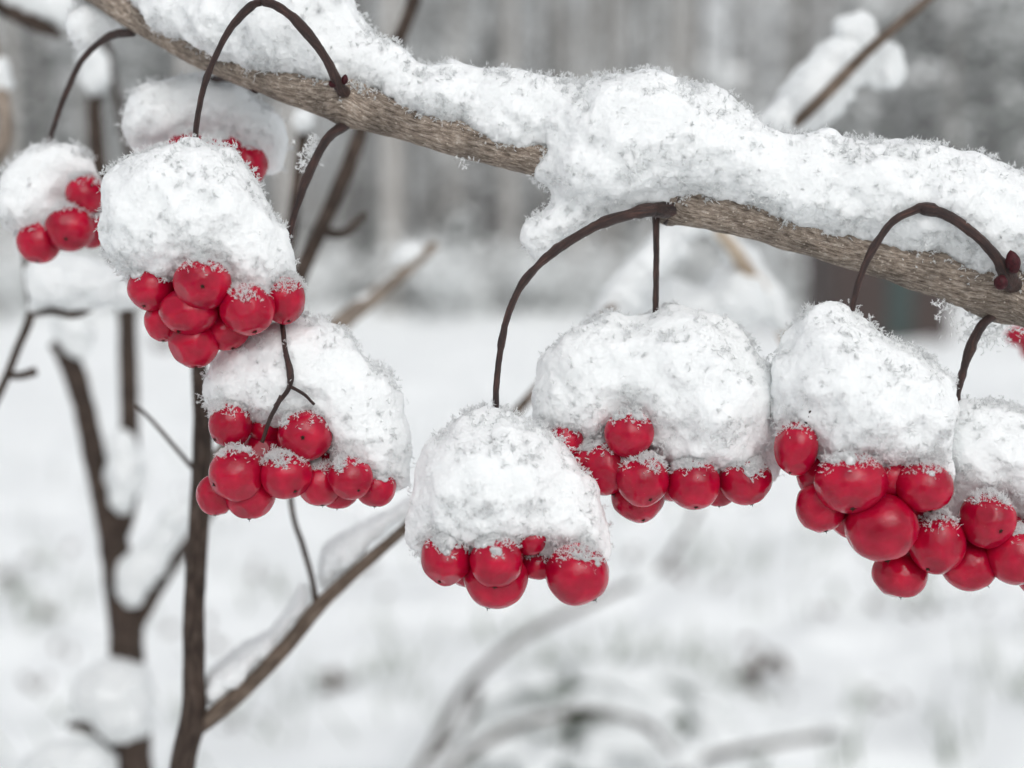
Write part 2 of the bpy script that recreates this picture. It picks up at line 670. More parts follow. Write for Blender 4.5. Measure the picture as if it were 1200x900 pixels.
def snow_mesh(name, balls, origin, d, voxel_px=1.3, lump=6.0, mid=1.15, fine=0.5, dens=0.05, csize=(1.0, 2.4), extra=None, under=1.0, mat=None):
    """One snow body: balls fused, roughened at three scales and furred with crystals. Lengths in photo pixels at distance d."""
    m = mpp(d)
    origin = np.asarray(origin)
    V, F, _ = remesh(balls, voxel_px * m, origin)
    V = relax(V, F, 6)
    N, fn = normals(V, F)
    q = V / m + RNG.random(3) * 500
    low = np.clip(0.35 - N[:, 2], 0, 1) * under            # lower sides crumble more
    disp = lump * vnoise(q / 42) + 0.5 * lump * vnoise(q / 24 + 31) + mid * (1 + 1.6 * low) * vnoise(q / 15) + mid * 0.6 * (1 + low) * vnoise(q / 7.5 + 9) + fine * (1 + low) * vnoise(q / 3.3 + 5)
    V = V + N * (disp * m)[:, None]
    N, fn = normals(V, F)
    area = np.linalg.norm(fn, axis=1).sum() / 2 / m ** 2
    parts = [(V, F)]
    if dens:
        n = int(area * dens * 1.15)
        fz = fn[:, 2] / (np.linalg.norm(fn, axis=1) + 1e-20)
        wgt = 0.45 + np.clip((fz - 0.3) / 0.4, 0, 1) + 1.2 * np.clip((0.0 - fz) / 0.3, 0, 1)
        p, nn = face_points(V, F, fn, n, wgt)
        kk = vnoise(p / m / 30 + 3) + 0.7 * vnoise(p / m / 11 + 23) > RNG.uniform(-0.9, 0.5, n)
        p, nn = p[kk], nn[kk]
        n = len(p)
        sz = RNG.uniform(csize[0], csize[1], n) * m
        big = RNG.random(n) < 0.05
        sz[big] *= 1.5
        parts += crystals(p - nn * (sz * 0.18)[:, None], nn, sz)
        # sprigs: knots of larger splinters that stand up from the surface in patches
        ns = int(area * 0.017)
        wt = np.clip((fz - 0.35) / 0.4, 0, 1) + 0.05 + 1.0 * np.clip((-0.05 - fz) / 0.3, 0, 1)
        p, nn = face_points(V, F, fn, ns, wt)
        k = vnoise(p / m / 26 + 77) + 0.6 * vnoise(p / m / 9 + 7) > RNG.uniform(-0.5, 0.6, ns)
        p, nn = p[k], nn[k]
        w = RNG.integers(3, 7, len(p))
        ps, ns_ = np.repeat(p, w, 0), np.repeat(nn, w, 0)
        lift = np.repeat(RNG.uniform(0, 4.5, len(p)), w) * m
        ps = ps + ns_ * lift[:, None] + RNG.normal(0, 1.4 * m, ps.shape)
        ns_ = ns_ + RNG.normal(0, 0.5, ns_.shape)
        parts += crystals(ps, ns_, RNG.uniform(2.6, 7.0, len(ps)) * m)
    if extra is not None and len(extra[0]):
        parts += crystals(extra[0] - origin, extra[1], extra[2])
    V, Fs = join(parts)
    Fs = sorted(Fs, key=lambda f: -f.shape[1])
    me = mesh_np(name, V, Fs, mat or M_SNOWBODY, smooth=True)
    if len(Fs) > 1:
        me.materials.append(M_SNOW)
        mi = np.zeros(len(me.polygons), np.int32)
        mi[len(Fs[0]):] = 1
        me.polygons.foreach_set('material_index', mi)
    return me


# ------------------------------------------------------------------ ground
def ground():
    xs = np.concatenate([np.linspace(-92, -9.5, 40), np.linspace(-9.2, 9.2, 340), np.linspace(9.5, 92, 40)])
    ys = np.concatenate([np.linspace(-48, 2, 30), np.linspace(2.1, 9, 230), np.linspace(9.1, 25, 170), np.linspace(26, 113, 40)])
    X, Y = np.meshgrid(xs, ys, indexing='ij')
    n = len(ys)
    q = np.stack([X.ravel(), Y.ravel(), np.zeros(X.size)], -1)
    z = 0.06 * vnoise(q / 1.3 + 3) + 0.045 * vnoise(q / 0.45 + 8) + 0.025 * vnoise(q / 0.2 + 17) + 0.012 * vnoise(q / 0.1 + 1) + 0.05 * vnoise(q / 5)
    z -= 0.03 * np.clip(vnoise(q / 0.33 + 41) - 0.45, 0, 1) * 3      # footprints and hollows
    q[:, 2] = z - 0.02
    i, j = np.meshgrid(np.arange(len(xs) - 1), np.arange(n - 1), indexing='ij')
    a = (i * n + j).ravel()
    F = np.stack([a, a + n, a + n + 1, a + 1], -1)
    o = link('ground', mesh_np('ground', q, F, M_SNOWFAR))
    o['kind'] = 'structure'
    o['label'] = 'snow covered yard stretching back to the edge of the woods'


ground()

# ------------------------------------------------------------------ the woods behind the yard
rt = random.Random(11)


def trunk_vf(h, r, lean=0.02, ring=9, seg=12, seed=0):
    rr = random.Random(seed)
    ax = rr.uniform(0, 6.28)
    pts = []
    for i in range(seg + 1):
        t = i / seg
        pts.append((math.cos(ax) * lean * h * t * t + 0.12 * math.sin(3.1 * t + seed) * t, math.sin(ax) * lean * h * t * t, h * t))
    rad = [r * (1 - 0.8 * (i / seg)) * (1.25 if i == 0 else 1) for i in range(seg + 1)]
    V, F, uv = tube(pts, rad, ring, 0.06, 0.3)
    return V, F, np.array(pts), np.array(rad)


def sticks(starts, ends, w):
    """Many thin three-sided twigs."""
    S, E = np.asarray(starts), np.asarray(ends)
    t = E - S
    t /= np.linalg.norm(t, axis=1)[:, None] + 1e-9
    u = np.cross(t, (0.3, 0.5, 0.81))
    u /= np.linalg.norm(u, axis=1)[:, None] + 1e-9
    v = np.cross(t, u)
    w = np.asarray(w)[:, None] if np.ndim(w) else w
    r3 = [u, -0.5 * u + 0.87 * v, -0.5 * u - 0.87 * v]
    V = np.stack([S + r * w for r in r3] + [E + r * w * 0.35 for r in r3], 1).reshape(-1, 3)
    f = np.array([[0, 1, 4, 3], [1, 2, 5, 4], [2, 0, 3, 5]])
    F = (f[None] + (np.arange(len(S)) * 6)[:, None, None]).reshape(-1, 4)
    return V, F


def flakes(c, size, rs, flat=0.5):
    """Small tilted quads: leaf, needle or snow tufts."""
    n = len(c)
    a = rs.normal(size=(n, 3)); a[:, 2] *= flat
    a /= np.linalg.norm(a, axis=1)[:, None]
    b = np.cross(a, rs.normal(size=(n, 3)))
    b /= np.linalg.norm(b, axis=1)[:, None]
    s = size[:, None]
    V = np.stack([c - a * s, c + b * s * 0.6, c + a * s, c - b * s * 0.6], 1).reshape(-1, 3)
    F = np.arange(4 * n).reshape(-1, 4)
    return V, F


def bare_tree_meshes(seed, dark, slim=False):
    rs = np.random.default_rng(seed)
    h = rs.uniform(9, 12)
    V, F, pts, rad = trunk_vf(h, rs.uniform(0.10, 0.19) * (0.6 if slim else 1), 0.03, seed=seed)
    tm = mesh_np('trunk', V, F, (M_TRUNK, M_PALETRUNK, M_DARKTRUNK)[dark])
    st, en, ww = [], [], []
    tips = []
    for k in range(26):
        t = rs.uniform(0.45 if slim else 0.12, 0.98)
        base = np.array([np.interp(t * h, pts[:, 2], pts[:, i]) for i in range(3)])
        az = rs.uniform(0, 6.28)
        L = (1 - t) * 2.6 + 0.6
        d = np.array((math.cos(az), math.sin(az), rs.uniform(0.3, 1.0)))
        d /= np.linalg.norm(d)
        mid = base + d * L * 0.5 + rs.normal(size=3) * 0.08
        end = mid + (d + np.array((0, 0, 0.25))) * L * 0.5
        st += [base, mid]; en += [mid, end]; ww += [0.022, 0.014]
        for q in range(7):
            s = base + (end - base) * rs.uniform(0.25, 1)
            e = s + (d * 0.6 + rs.normal(size=3) * 0.6) * rs.uniform(0.3, 0.8)
            st.append(s); en.append(e); ww.append(0.008)
            tips.append(s + (e - s) * rs.random()); tips.append(e)
    Vc, Fc = sticks(st, en, np.array(ww))
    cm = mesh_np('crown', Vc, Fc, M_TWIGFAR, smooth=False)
    tips = np.array(tips)
    tips = np.vstack([tips, tips + rs.normal(size=tips.shape) * 0.12])
    Vs, Fs = flakes(tips, rs.uniform(0.04, 0.12, len(tips)), rs, 0.3)
    sm = mesh_np('crown_snow', Vs, Fs, M_SNOWFAR, smooth=False)
    return [('trunk', tm), ('crown', cm), ('snow_cover', sm)]


def spruce_meshes(seed, h):
    rs = np.random.default_rng(seed)
    V, F, pts, rad = trunk_vf(h, 0.016 * h + 0.02, 0.005, seed=seed)
    tm = mesh_np('trunk', V, F, M_DARKTRUNK)
    cc, sz, sn, ssz, st, en = [], [], [], [], [], []
    z = 0.10 * h
    while z < h * 0.97:
        reach = (1 - z / h) * 0.27 * h + 0.08
        for k in range(7):
            az = rs.uniform(0, 6.28)
            L = reach * rs.uniform(0.7, 1.1)
            m = int(9 + 9 * L)
            t = rs.random(m) ** 0.7
            x = math.cos(az) * L * t; y = math.sin(az) * L * t
            zz = z + 0.10 * L * t - 0.42 * L * t ** 2
            sp = rs.normal(size=(m, 3)) * np.array((0.10, 0.10, 0.05)) * (0.4 + L * 0.6)
            c = np.stack([x, y, zz], -1) + sp
            cc.append(c); sz.append(rs.uniform(0.07, 0.16, m))
            b = c[rs.random(m) < 0.55]
            sn.append(b + np.array((0, 0, 0.06))); ssz.append(rs.uniform(0.06, 0.13, len(b)))
            st.append((0, 0, z)); en.append((math.cos(az) * L, math.sin(az) * L, z - 0.3 * L))
        z += 0.055 * h * rs.uniform(0.7, 1.2)
    Vc, Fc = flakes(np.vstack(cc), np.concatenate(sz), rs, 0.35)
    Vb, Fb = sticks(st, en, np.full(len(st), 0.012))
    Vc, Fc = join([(Vc, Fc), (Vb, Fb)])
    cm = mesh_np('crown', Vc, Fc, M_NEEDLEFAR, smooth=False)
    Vs, Fs = flakes(np.vstack(sn), np.concatenate(ssz), rs, 0.15)
    sm = mesh_np('crown_snow', Vs, Fs, M_SNOWFAR, smooth=False)
    return [('trunk', tm), ('crown', cm), ('snow_cover', sm)]


def shrub_meshes(seed, h):
    rs = np.random.default_rng(seed)
    st, en, ww, tips = [], [], [], []
    for k in range(16):
        az = rs.uniform(0, 6.28); sp = rs.uniform(0.1, 0.8)
        p = np.array((0.0, 0, 0))
        d = np.array((math.cos(az) * sp, math.sin(az) * sp, 1.0))
        for q in range(4):
            e = p + d * h * 0.27 + rs.normal(size=3) * 0.05
            st.append(p); en.append(e); ww.append(0.012 - 0.002 * q)
            for w in range(4):
                s = p + (e - p) * rs.random()
                e2 = s + (d + rs.normal(size=3) * 0.8) * h * 0.16
                st.append(s); en.append(e2); ww.append(0.005); tips += [e2, (s + e2) / 2]
            d = d + np.array((math.cos(az) * 0.25, math.sin(az) * 0.25, -0.3))
            p = e
    V, F = sticks(st, en, np.array(ww))
    tw = mesh_np('twigs', V, F, M_TWIGFAR, smooth=False)
    tips = np.array(tips)
    tips = np.vstack([tips + rs.normal(size=tips.shape) * 0.07 for _ in range(1)])[:int(len(tips) * .75)]
    tips[:, 2] = np.maximum(tips[:, 2], 0.05)
    Vs, Fs = flakes(tips, rs.uniform(0.04, 0.10, len(tips)), rs, 0.3)
    sm = mesh_np('snow', Vs, Fs, M_SNOWFAR, smooth=False)
    return [('stems', tw), ('snow_cover', sm)]


def place(name, meshes, loc, rz, s, label, cat, group):
    t = thing(name, label, cat, loc, group)
    t.rotation_euler = (0, 0, rz)
    t.scale = (s, s, s)
    for nm, me in meshes:
        o = link(nm, me, t)
        if nm == 'snow_cover':
            o['kind'] = 'stuff'                  # snow strewn over the twigs: nobody could count it
    return t


def atg(px, d, z=0.0):
    """Ground point under photo column px at distance d."""
    return ((px - W / 2) * d / FPX, d, z - 0.05)


def woods():
    bare = [bare_tree_meshes(20 + i, i % 3) for i in range(6)]
    slim = [bare_tree_meshes(80 + i, (2, 0, 1)[i], True) for i in range(3)]
    for i in range(34):
        px = 400 + i * 17 + rt.uniform(-8, 8) if i < 26 else rt.choice((rt.uniform(-20, 380), rt.uniform(860, 1210)))
        place('slender_tree', slim[rt.randrange(3)], atg(px, rt.uniform(20.5, 27)), rt.uniform(0, 6.28), rt.uniform(0.8, 1.2), 'slender bare trunk among the misty grey woods', 'tree', 'slender trees at the edge of the woods')
    spruce = [spruce_meshes(40, 7.0), spruce_meshes(41, 9.0), spruce_meshes(42, 5.0)]
    small = [spruce_meshes(50, 1.5), spruce_meshes(51, 2.0)]
    shr = [shrub_meshes(60, 1.2), shrub_meshes(61, 1.0), shrub_meshes(62, 1.5)]
    # trees one can make out
    for px, d, k, s in ((930, 22, 2, 1.15), (650, 24, 5, 1.1), (455, 25, 1, 0.8), (505, 26, 4, 0.9), (575, 23, 2, 0.8), (600, 26, 1, 0.8), (530, 22.5, 4, 0.7), (780, 25, 4, 0.8), (700, 26, 1, 0.8), (850, 26, 2, 0.8), (410, 25, 2, 0.8), (745, 27, 2, 0.7), (548, 24, 0, 0.9), (520, 29, 1, 0.9), (590, 30, 3, 1.0), (470, 24, 4, 0.8),
                        (430, 31, 5, 0.8), (690, 31, 0, 1.0), (810, 29, 1, 0.9), (870, 32, 3, 1.0), (500, 34, 4, 1.0), (615, 35, 2, 0.9), (370, 27, 1, 1.0), (320, 30, 3, 0.9),
                        (260, 27, 0, 0.9), (60, 30, 4, 1.0), (20, 25, 1, 0.9), (960, 34, 0, 1.0), (770, 36, 4, 1.1), (720, 23, 3, 0.6), (565, 37, 5, 1.1), (-30, 28, 2, 1), (1230, 27, 1, 1)):
        place('bare_tree', bare[k], atg(px, d), rt.uniform(0, 6.28), s, 'thin bare tree standing blurred in the misty grey woods', 'tree', 'bare trees in the woods behind the yard')
    for px, d, k, s in ((1075, 27, 1, 1.0), (1150, 24, 0, 1.0), (1010, 30, 0, 1.1), (1210, 28, 1, 1.0), (30, 26, 0, 0.9), (-40, 30, 1, 1), (120, 27, 1, 1.0), (200, 31, 0, 1.0), (1120, 33, 1, 1.1), (980, 26, 2, 0.9), (290, 33, 1, 1.0)):
        place('spruce_tree', spruce[k], atg(px, d), rt.uniform(0, 6.28), s, 'dark grey spruce with snow on its boughs in the misty woods', 'spruce tree', 'spruces in the woods behind the yard')
    for i in range(34):
        px = -60 + i * 39 + rt.uniform(-20, 20)
        if 940 < px < 1140:
            continue
        place('snowy_bush', shr[i % 3], atg(px, rt.uniform(19, 23)), rt.uniform(0, 6.28), rt.uniform(0.7, 1.15), 'low snow-laden bush along the far edge of the yard', 'bush', 'snowy bushes along the edge of the woods')
    for px, d, k, s in ((540, 21, 0, 1.0), (430, 22.5, 1, 0.8), (640, 21.5, 0, 0.8), (735, 21, 1, 0.6), (820, 22, 0, 1), (250, 21, 0, 0.9)):
        place('young_spruce', small[k], atg(px, d), rt.uniform(0, 6.28), s, 'young snow-covered spruce at the edge of the yard', 'young spruce', 'young spruces at the edge of the yard')
    # the wood beyond, which reads as one mass
    parts_t, parts_c, parts_s = [], [], []
    for i in range(220):
        d = rt.uniform(38, 75)
        px = rt.uniform(-150, 1350)
        b = np.array(atg(px, d))
        if i >= 150:                           # unseen trees added behind the camera to give the berries darker reflections
            b = np.array((rt.uniform(-34, 34), -rt.uniform(24, 44), -0.05))
        src = bare[rt.randrange(6)] if rt.random() < 0.6 else spruce[rt.randrange(2)]
        a = rt.uniform(0, 6.28); s = rt.uniform(0.9, 1.5)
        Rz = np.array(((math.cos(a), -math.sin(a), 0), (math.sin(a), math.cos(a), 0), (0, 0, 1)))
        for mi, (nm, me) in enumerate(src):
            V = np.zeros(len(me.vertices) * 3, np.float32)
            me.vertices.foreach_get('co', V)
            lt = np.zeros(len(me.polygons), np.int32); me.polygons.foreach_get('loop_total', lt)
            li = np.zeros(len(me.loops), np.int32); me.loops.foreach_get('vertex_index', li)
            ls = np.zeros(len(me.polygons), np.int32); me.polygons.foreach_get('loop_start', ls)
            fs = []
            for n_ in (3, 4):
                sel = ls[lt == n_]
                if len(sel):
                    fs.append(li[sel[:, None] + np.arange(n_)])
            (parts_t, parts_c, parts_s)[mi].append(((V.reshape(-1, 3) @ Rz.T) * s + b, fs))
        if i in (149, 219):
            w = link('far_woods' if i == 149 else 'unseen_woods', mesh_np('woods', *join(parts_t + parts_c), M_FARWOOD, smooth=False))
            tag(w, 'far grey woods fading into the winter mist' if i == 149 else 'unseen grey woods added behind the camera for the berry reflections', 'woods', kind='stuff')
            link('snow_cover', mesh_np('far_snow', *join(parts_s), M_SNOWFAR, smooth=False), w)
            parts_t, parts_c, parts_s = [], [], []


woods()


# ------------------------------------------------------------------ shed beyond the yard
def box_vf(x0, x1, y0, y1, z0, z1):
    V = np.array([(x, y, z) for z in (z0, z1) for y in (y0, y1) for x in (x0, x1)])
    F = np.array([(0, 2, 3, 1), (4, 5, 7, 6), (0, 1, 5, 4), (2, 6, 7, 3), (0, 4, 6, 2), (1, 3, 7, 5)])
    return V, F


def shed():
    b = atg(1045, 15.6)
    t = thing('wooden_shed', 'dark brown wooden shed with a teal door, beyond the yard', 'shed', b)
    w = 0.64
    parts = []
    for i in range(9):                                   # upright boards
        x0 = -w + i * 2 * w / 9
        parts.append(box_vf(x0 + 0.006, x0 + 2 * w / 9 - 0.006, -0.02 - 0.004 * (i % 2), 0.02, 0.0, 1.75))
    parts.append(box_vf(-w, w, 0.021, 1.6, 0.0, 1.7))
    link('wall', mesh_np('wall', *join(parts), M_WOOD, smooth=False), t)
    dr = link('door', mesh_np('door', *join([box_vf(-0.06, 0.22, -0.065, -0.03, 0.06, 1.55)] + [box_vf(-0.04, 0.20, -0.08, -0.066, z, z + 0.09) for z in (0.2, 1.2)]), M_TEAL, smooth=False), t)
    link('handle', mesh_np('handle', *box_vf(0.16, 0.185, -0.11, -0.068, 0.75, 0.9), M_CALYX, smooth=False), dr)
    V = np.array([(-w - .15, -.25, 1.72), (w + .15, -.25, 1.72), (w + .15, 1.8, 1.95), (-w - .15, 1.8, 1.95), (-w - .15, -.25, 1.78), (w + .15, -.25, 1.78), (w + .15, 1.8, 2.01), (-w - .15, 1.8, 2.01)])
    F = np.array([(0, 3, 2, 1), (4, 5, 6, 7), (0, 1, 5, 4), (1, 2, 6, 5), (2, 3, 7, 6), (3, 0, 4, 7)])
    rf = link('roof', mesh_np('roof', V, F, M_WOOD, smooth=False), t)
    V2 = V.copy(); V2[:4] = V[4:] + np.array((0, 0, .004)); V2[4:] = V[4:] + np.array((0, 0, .13))
    link('snow_cover', mesh_np('roof_snow', V2, F, M_SNOWFAR, smooth=False), rf)


shed()


# ------------------------------------------------------------------ viburnum berries
def calyx_mesh(seed):
    rr = random.Random(seed)
    V, F = [], []
    n = 10
    V.append((0, 0, 0.10))
    for i in range(n):
        a = 2 * math.pi * i / n
        r = (0.17 if i % 2 == 0 else 0.09) * rr.uniform(0.75, 1.2)
        V.append((r * math.cos(a), r * math.sin(a), 0.02 + (0.05 if i % 2 == 0 else 0) * rr.random()))
    for i in range(n):
        V.append((0.06 * math.cos(2 * math.pi * i / n), 0.06 * math.sin(2 * math.pi * i / n), -0.12))
    F3 = [(0, 1 + i, 1 + (i + 1) % n) for i in range(n)]
    F4 = [(1 + (i + 1) % n, 1 + i, 11 + i, 11 + (i + 1) % n) for i in range(n)]
    # a withered style in the middle
    Vn, Fn = needle((0, 0, 0.08), (0.03, 0.02, 0.2), 0.03)
    return join([(np.array(V), [np.array(F3), np.array(F4)]), (Vn, Fn)])


def make_berry(parent, base, px, py, rx, ry, d, off, tip, seed):
    """off: how far (photo pixels) the berry sits behind (+) or before (-) the cluster's middle; tip: direction of the dry calyx."""
    dd = d + off * mpp(d)
    m = mpp(dd)
    c = P(px, py, dd)
    V0, F0 = ICO4
    rs = np.random.default_rng(seed)
    V = V0 * np.array((rx, (rx + ry) / 2, ry)) * m
    k = 1.04 + 0.05 * vnoise(V0 * 1.3 + rs.random(3) * 50) + 0.012 * vnoise(V0 * 3.6 + rs.random(3) * 50)
    # a shallow press where a neighbour leaned on it
    for _ in range(4):
        dv = rs.normal(size=3); dv /= np.linalg.norm(dv)
        c0 = rs.uniform(0.80, 0.93)
        k = np.minimum(k, np.where(V0 @ dv > c0 * 0.6, (c0 + 0.10) * 1.04 / np.maximum(V0 @ dv, 0.3), 9))
    V = V * k[:, None]
    t = np.array(tip, float); t /= np.linalg.norm(t)
    dot = V0 @ t
    V *= (1 - 0.035 * np.clip((dot - 0.965) / 0.035, 0, 1))[:, None]
    o = link('berry', mesh_np('berry', V, F0, M_BERRY), parent, Vector(c - base))
    Vc, Fc = calyx_mesh(seed)
    z = t; x = np.cross(z, (0.2, 0.3, 0.9)); x /= np.linalg.norm(x); y = np.cross(z, x)
    i = int(np.argmax(dot))
    tipr = np.linalg.norm(V[i])
    s = 0.6 * rx * m
    Vw = (Vc @ np.stack([x, y, z], 0)) * s + V[i] - z * 0.01 * s
    link('calyx', mesh_np('calyx', Vw, Fc, M_CALYX, smooth=False), o)
    return c, np.array((rx, (rx + ry) / 2, ry)) * m


GROUP = 'snow-capped viburnum berry clusters on the branch'


def cluster(label, d, berries, outline, stem=None, kd=1.0, back=4, extra_stems=(), dens=0.09, soft=False, snowback=0.0, crust=1.0, pieces=(), fwd=13, drop=13, fill=()):
    """berries: (px, py, rx, ry, off, tip, crust) in photo pixels; outline: the snow cap's outline."""
    bx = np.mean([b[0] for b in berries]); by = np.mean([b[1] for b in berries])
    base = P(bx, by, d)
    t = thing('berry_cluster', label, 'berry cluster', base, GROUP)
    m = mpp(d)
    solid = []
    for i, b in enumerate(berries):
        px, py, rx, ry, off, tip, cr = b
        c, r = make_berry(t, base, px, py, rx, ry, d, off - fwd, tip, int(px * 7 + py))
        solid.append((c, r, cr, px))
    for px, py, r, off in fill:                # those one sees between the front ones
        make_berry(t, base, px, py, r, r * 1.03, d, off, (0.1 * ((px % 7) - 3), -0.3, -1), int(px * 3 + py))
    # berries at the back of the bunch, hidden from the front
    x0, x1 = min(b[0] for b in berries), max(b[0] for b in berries)
    ytop = np.mean([b[1] for b in berries])
    for k in range(back):
        fx = (k + 0.5) / back
        make_berry(t, base, x0 + (x1 - x0) * (0.1 + 0.8 * fx), ytop - 18 + 8 * (k % 2), 26, 27, d, 52 + 6 * (k % 2), (0.2 * (k - 1), 0.4, -1), int(x0) + k)
    # snow
    cy_ = np.mean([b[1] for b in berries])
    outline = [(x, y + drop * float(np.clip((y - (cy_ - 90)) / 60, 0, 1))) for x, y in outline]
    balls = outline_balls(outline, d, kd, 420, doff=(lambda p: snowback))
    for pc in pieces:
        balls += outline_balls(pc[0], d + pc[1] * m, pc[2], 120)
    pts, nr, sz = [], [], []
    for c, r, cr, px in solid:
        if cr <= 0:
            continue
        # crumbs of snow on the shoulder of each berry
        n = int(420 * crust)
        an = RNG.uniform(-math.pi, math.pi, n)
        el = np.arcsin(RNG.uniform(0.2, 1.0, n))
        dv = np.stack([np.cos(an) * np.cos(el), np.sin(an) * np.cos(el), np.sin(el)], -1)
        edge = 1.14 - 0.38 * cr - 0.50 * vnoise(dv * 2.2 + px)
        for q in dv[el > edge]:
            rad = RNG.uniform(1.5, 2.8) * m
            balls.append((c + q * r * 0.97, np.array((rad,) * 3)))
            k3 = 4
            pts.append(np.repeat((c + q * r * 0.97 + q * rad * 0.8)[None], k3, 0) + RNG.normal(0, 1.2 * m, (k3, 3)))
            nr.append(np.repeat(q[None], k3, 0) + RNG.normal(0, 0.5, (k3, 3)))
            sz.append(RNG.uniform(2.5, 6, k3) * m)
        n = int(300 * crust)
        an = RNG.uniform(-2.2, 2.2, n) - math.pi / 2
        el = np.clip(RNG.normal(0.8, 0.3, n), 0.1, 1.5)
        dv = np.stack([np.cos(an) * np.cos(el), np.sin(an) * np.cos(el), np.sin(el)], -1)
        keep = el > 0.98 - 0.40 * cr - 0.45 * vnoise(dv * 2.6 + px) - 0.30 * vnoise(dv * 7 + px) - np.abs(RNG.normal(0, 0.12, n))
        dv = dv[keep]; n = len(dv)
        pts.append(c + dv * r); nr.append(dv); sz.append(RNG.uniform(3, 8, n) * m)
    extra = (np.vstack(pts), np.vstack(nr), np.concatenate(sz)) if pts else None
    me = snow_mesh('snow_cap', balls, base, d, extra=extra, dens=dens)
    link('snow_cap', me, t)
    for k, st in enumerate(([stem] if stem else []) + list(extra_stems)):
        a = spline(st, 10)
        path = np.array([P(x, y, z) for x, y, z, r in a])
        jig = np.array([vnoise(a[:, :3] * np.array((.06, .06, 0)) + o_) for o_ in (3.3, 17.1, 29.7)]).T
        path = path + jig * 0.3 * mpp(d) * np.clip(np.arange(len(a)) / 6, 0, 1)[:, None]
        knots = 1 + 0.16 * np.clip(vnoise(a[:, :3] * np.array((.045, .045, 0)) + 51) - 0.35, 0, 1) * 3
        V, F, uv = tube(path, a[:, 3] * 0.86 * knots * mpp(d), 16, 0.10, 0.0012, base)
        link('stem' if k == 0 else 'stalk', mesh_np('stem', V, F, M_STEM, uv=uv), t)
    return t


DN = (0, -0.3, -1)
# front left cluster under the looping stem
cluster('large berry cluster at left under a tall round snow cap, hanging from the looped stem', 0.268,
        [(178, 338, 27, 26, -8, (-0.2, -0.6, -0.8), 1.0), (238, 332, 32, 31, -42, (0.2, -1, -0.08), 0.8), (222, 365, 34, 26, -24, (-.3, -.5, -1), 0), (290, 363, 31, 30, -32, (0.45, -.5, -1), 0.9),
         (333, 350, 24, 29, 6, (0.3, -.5, -1), 1.2), (193, 377, 23, 22, 6, DN, 0), (228, 402, 28, 29, -2, (0.1, -.3, -1), 0), (264, 386, 27, 24, 10, (0.4, -.4, -1), 0), (197, 312, 20, 20, 14, DN, 0.4)],
        [(117, 240), (122, 212), (150, 185), (190, 171), (235, 165), (275, 176), (300, 202), (316, 232), (331, 265), (344, 300), (347, 330), (328, 344), (296, 352), (268, 338), (240, 322), (205, 325), (172, 324), (142, 312), (123, 290), (117, 262)],
        stem=[(408, 112, .279, 9), (397, 100, .2735, 8), (386, 76, .270, 6.5), (366, 46, .268, 6), (340, 18, .267, 6.2), (316, 4, .267, 6), (296, 6, .267, 5), (270, 34, .267, 4.4), (248, 76, .267, 4), (235, 118, .268, 4), (229, 165, .268, 3.8), (231, 230, .268, 3.5), (215, 300, .268, 3)], fill=[(212, 350, 25, 4), (262, 352, 25, 6), (312, 352, 23, 8), (245, 382, 24, 10)])
cluster('wide berry cluster on the slanting dark stem, just below the looped-stem cluster', 0.276,
        [(270, 497, 25, 26, -18, (-.5, -.4, -.5), 0.3), (277, 556, 30, 30, -40, (-.75, -.6, -.3), 0.25), (254, 580, 23, 24, -8, DN, 0), (293, 580, 29, 27, -14, (0, -.2, -1), 0), (335, 556, 30, 28, -34, (.5, -.7, -.7), 0.9),
         (358, 510, 31, 30, -26, (.05, -1, .05), 0.9), (375, 567, 26, 26, -8, (.2, -.4, -1), 0.3), (411, 560, 25, 25, -36, (.5, -.8, -.5), 0.9), (440, 570, 23, 24, -6, DN, 0.9), (396, 580, 22, 16, 10, DN, 0), (312, 500, 20, 22, 10, DN, 0.3)],
        [(240, 455), (250, 422), (275, 400), (310, 383), (350, 372), (385, 373), (410, 390), (440, 425), (468, 455), (484, 492), (482, 532), (466, 560), (440, 562), (412, 555), (388, 530), (360, 498), (320, 494), (285, 486), (252, 480)],
        stem=[(414, 132, .283, 9), (404, 146, .2805, 8), (386, 160, .279, 6.5), (372, 182, .279, 6), (361, 206, .279, 6.6), (350, 236, .279, 5), (341, 268, .279, 4.6), (335, 320, .2765, 4.2), (331, 368, .2706, 3.5), (332, 390, .2675, 3.5), (335, 414, .2652, 3.6), (340, 436, .2645, 4.6), (338, 456, .2650, 3.2), (322, 476, .2655, 2.6)],
        extra_stems=[[(330, 464, .265, 3.2), (316, 492, .2655, 2.8), (307, 518, .2668, 2.6)], [(338, 452, .265, 2.6), (356, 462, .265, 2.2), (368, 474, .2665, 2)]], fill=[(310, 532, 27, 4), (345, 535, 25, 6), (388, 548, 25, 4), (425, 556, 23, 8), (305, 562, 25, 10), (290, 528, 22, 16)])
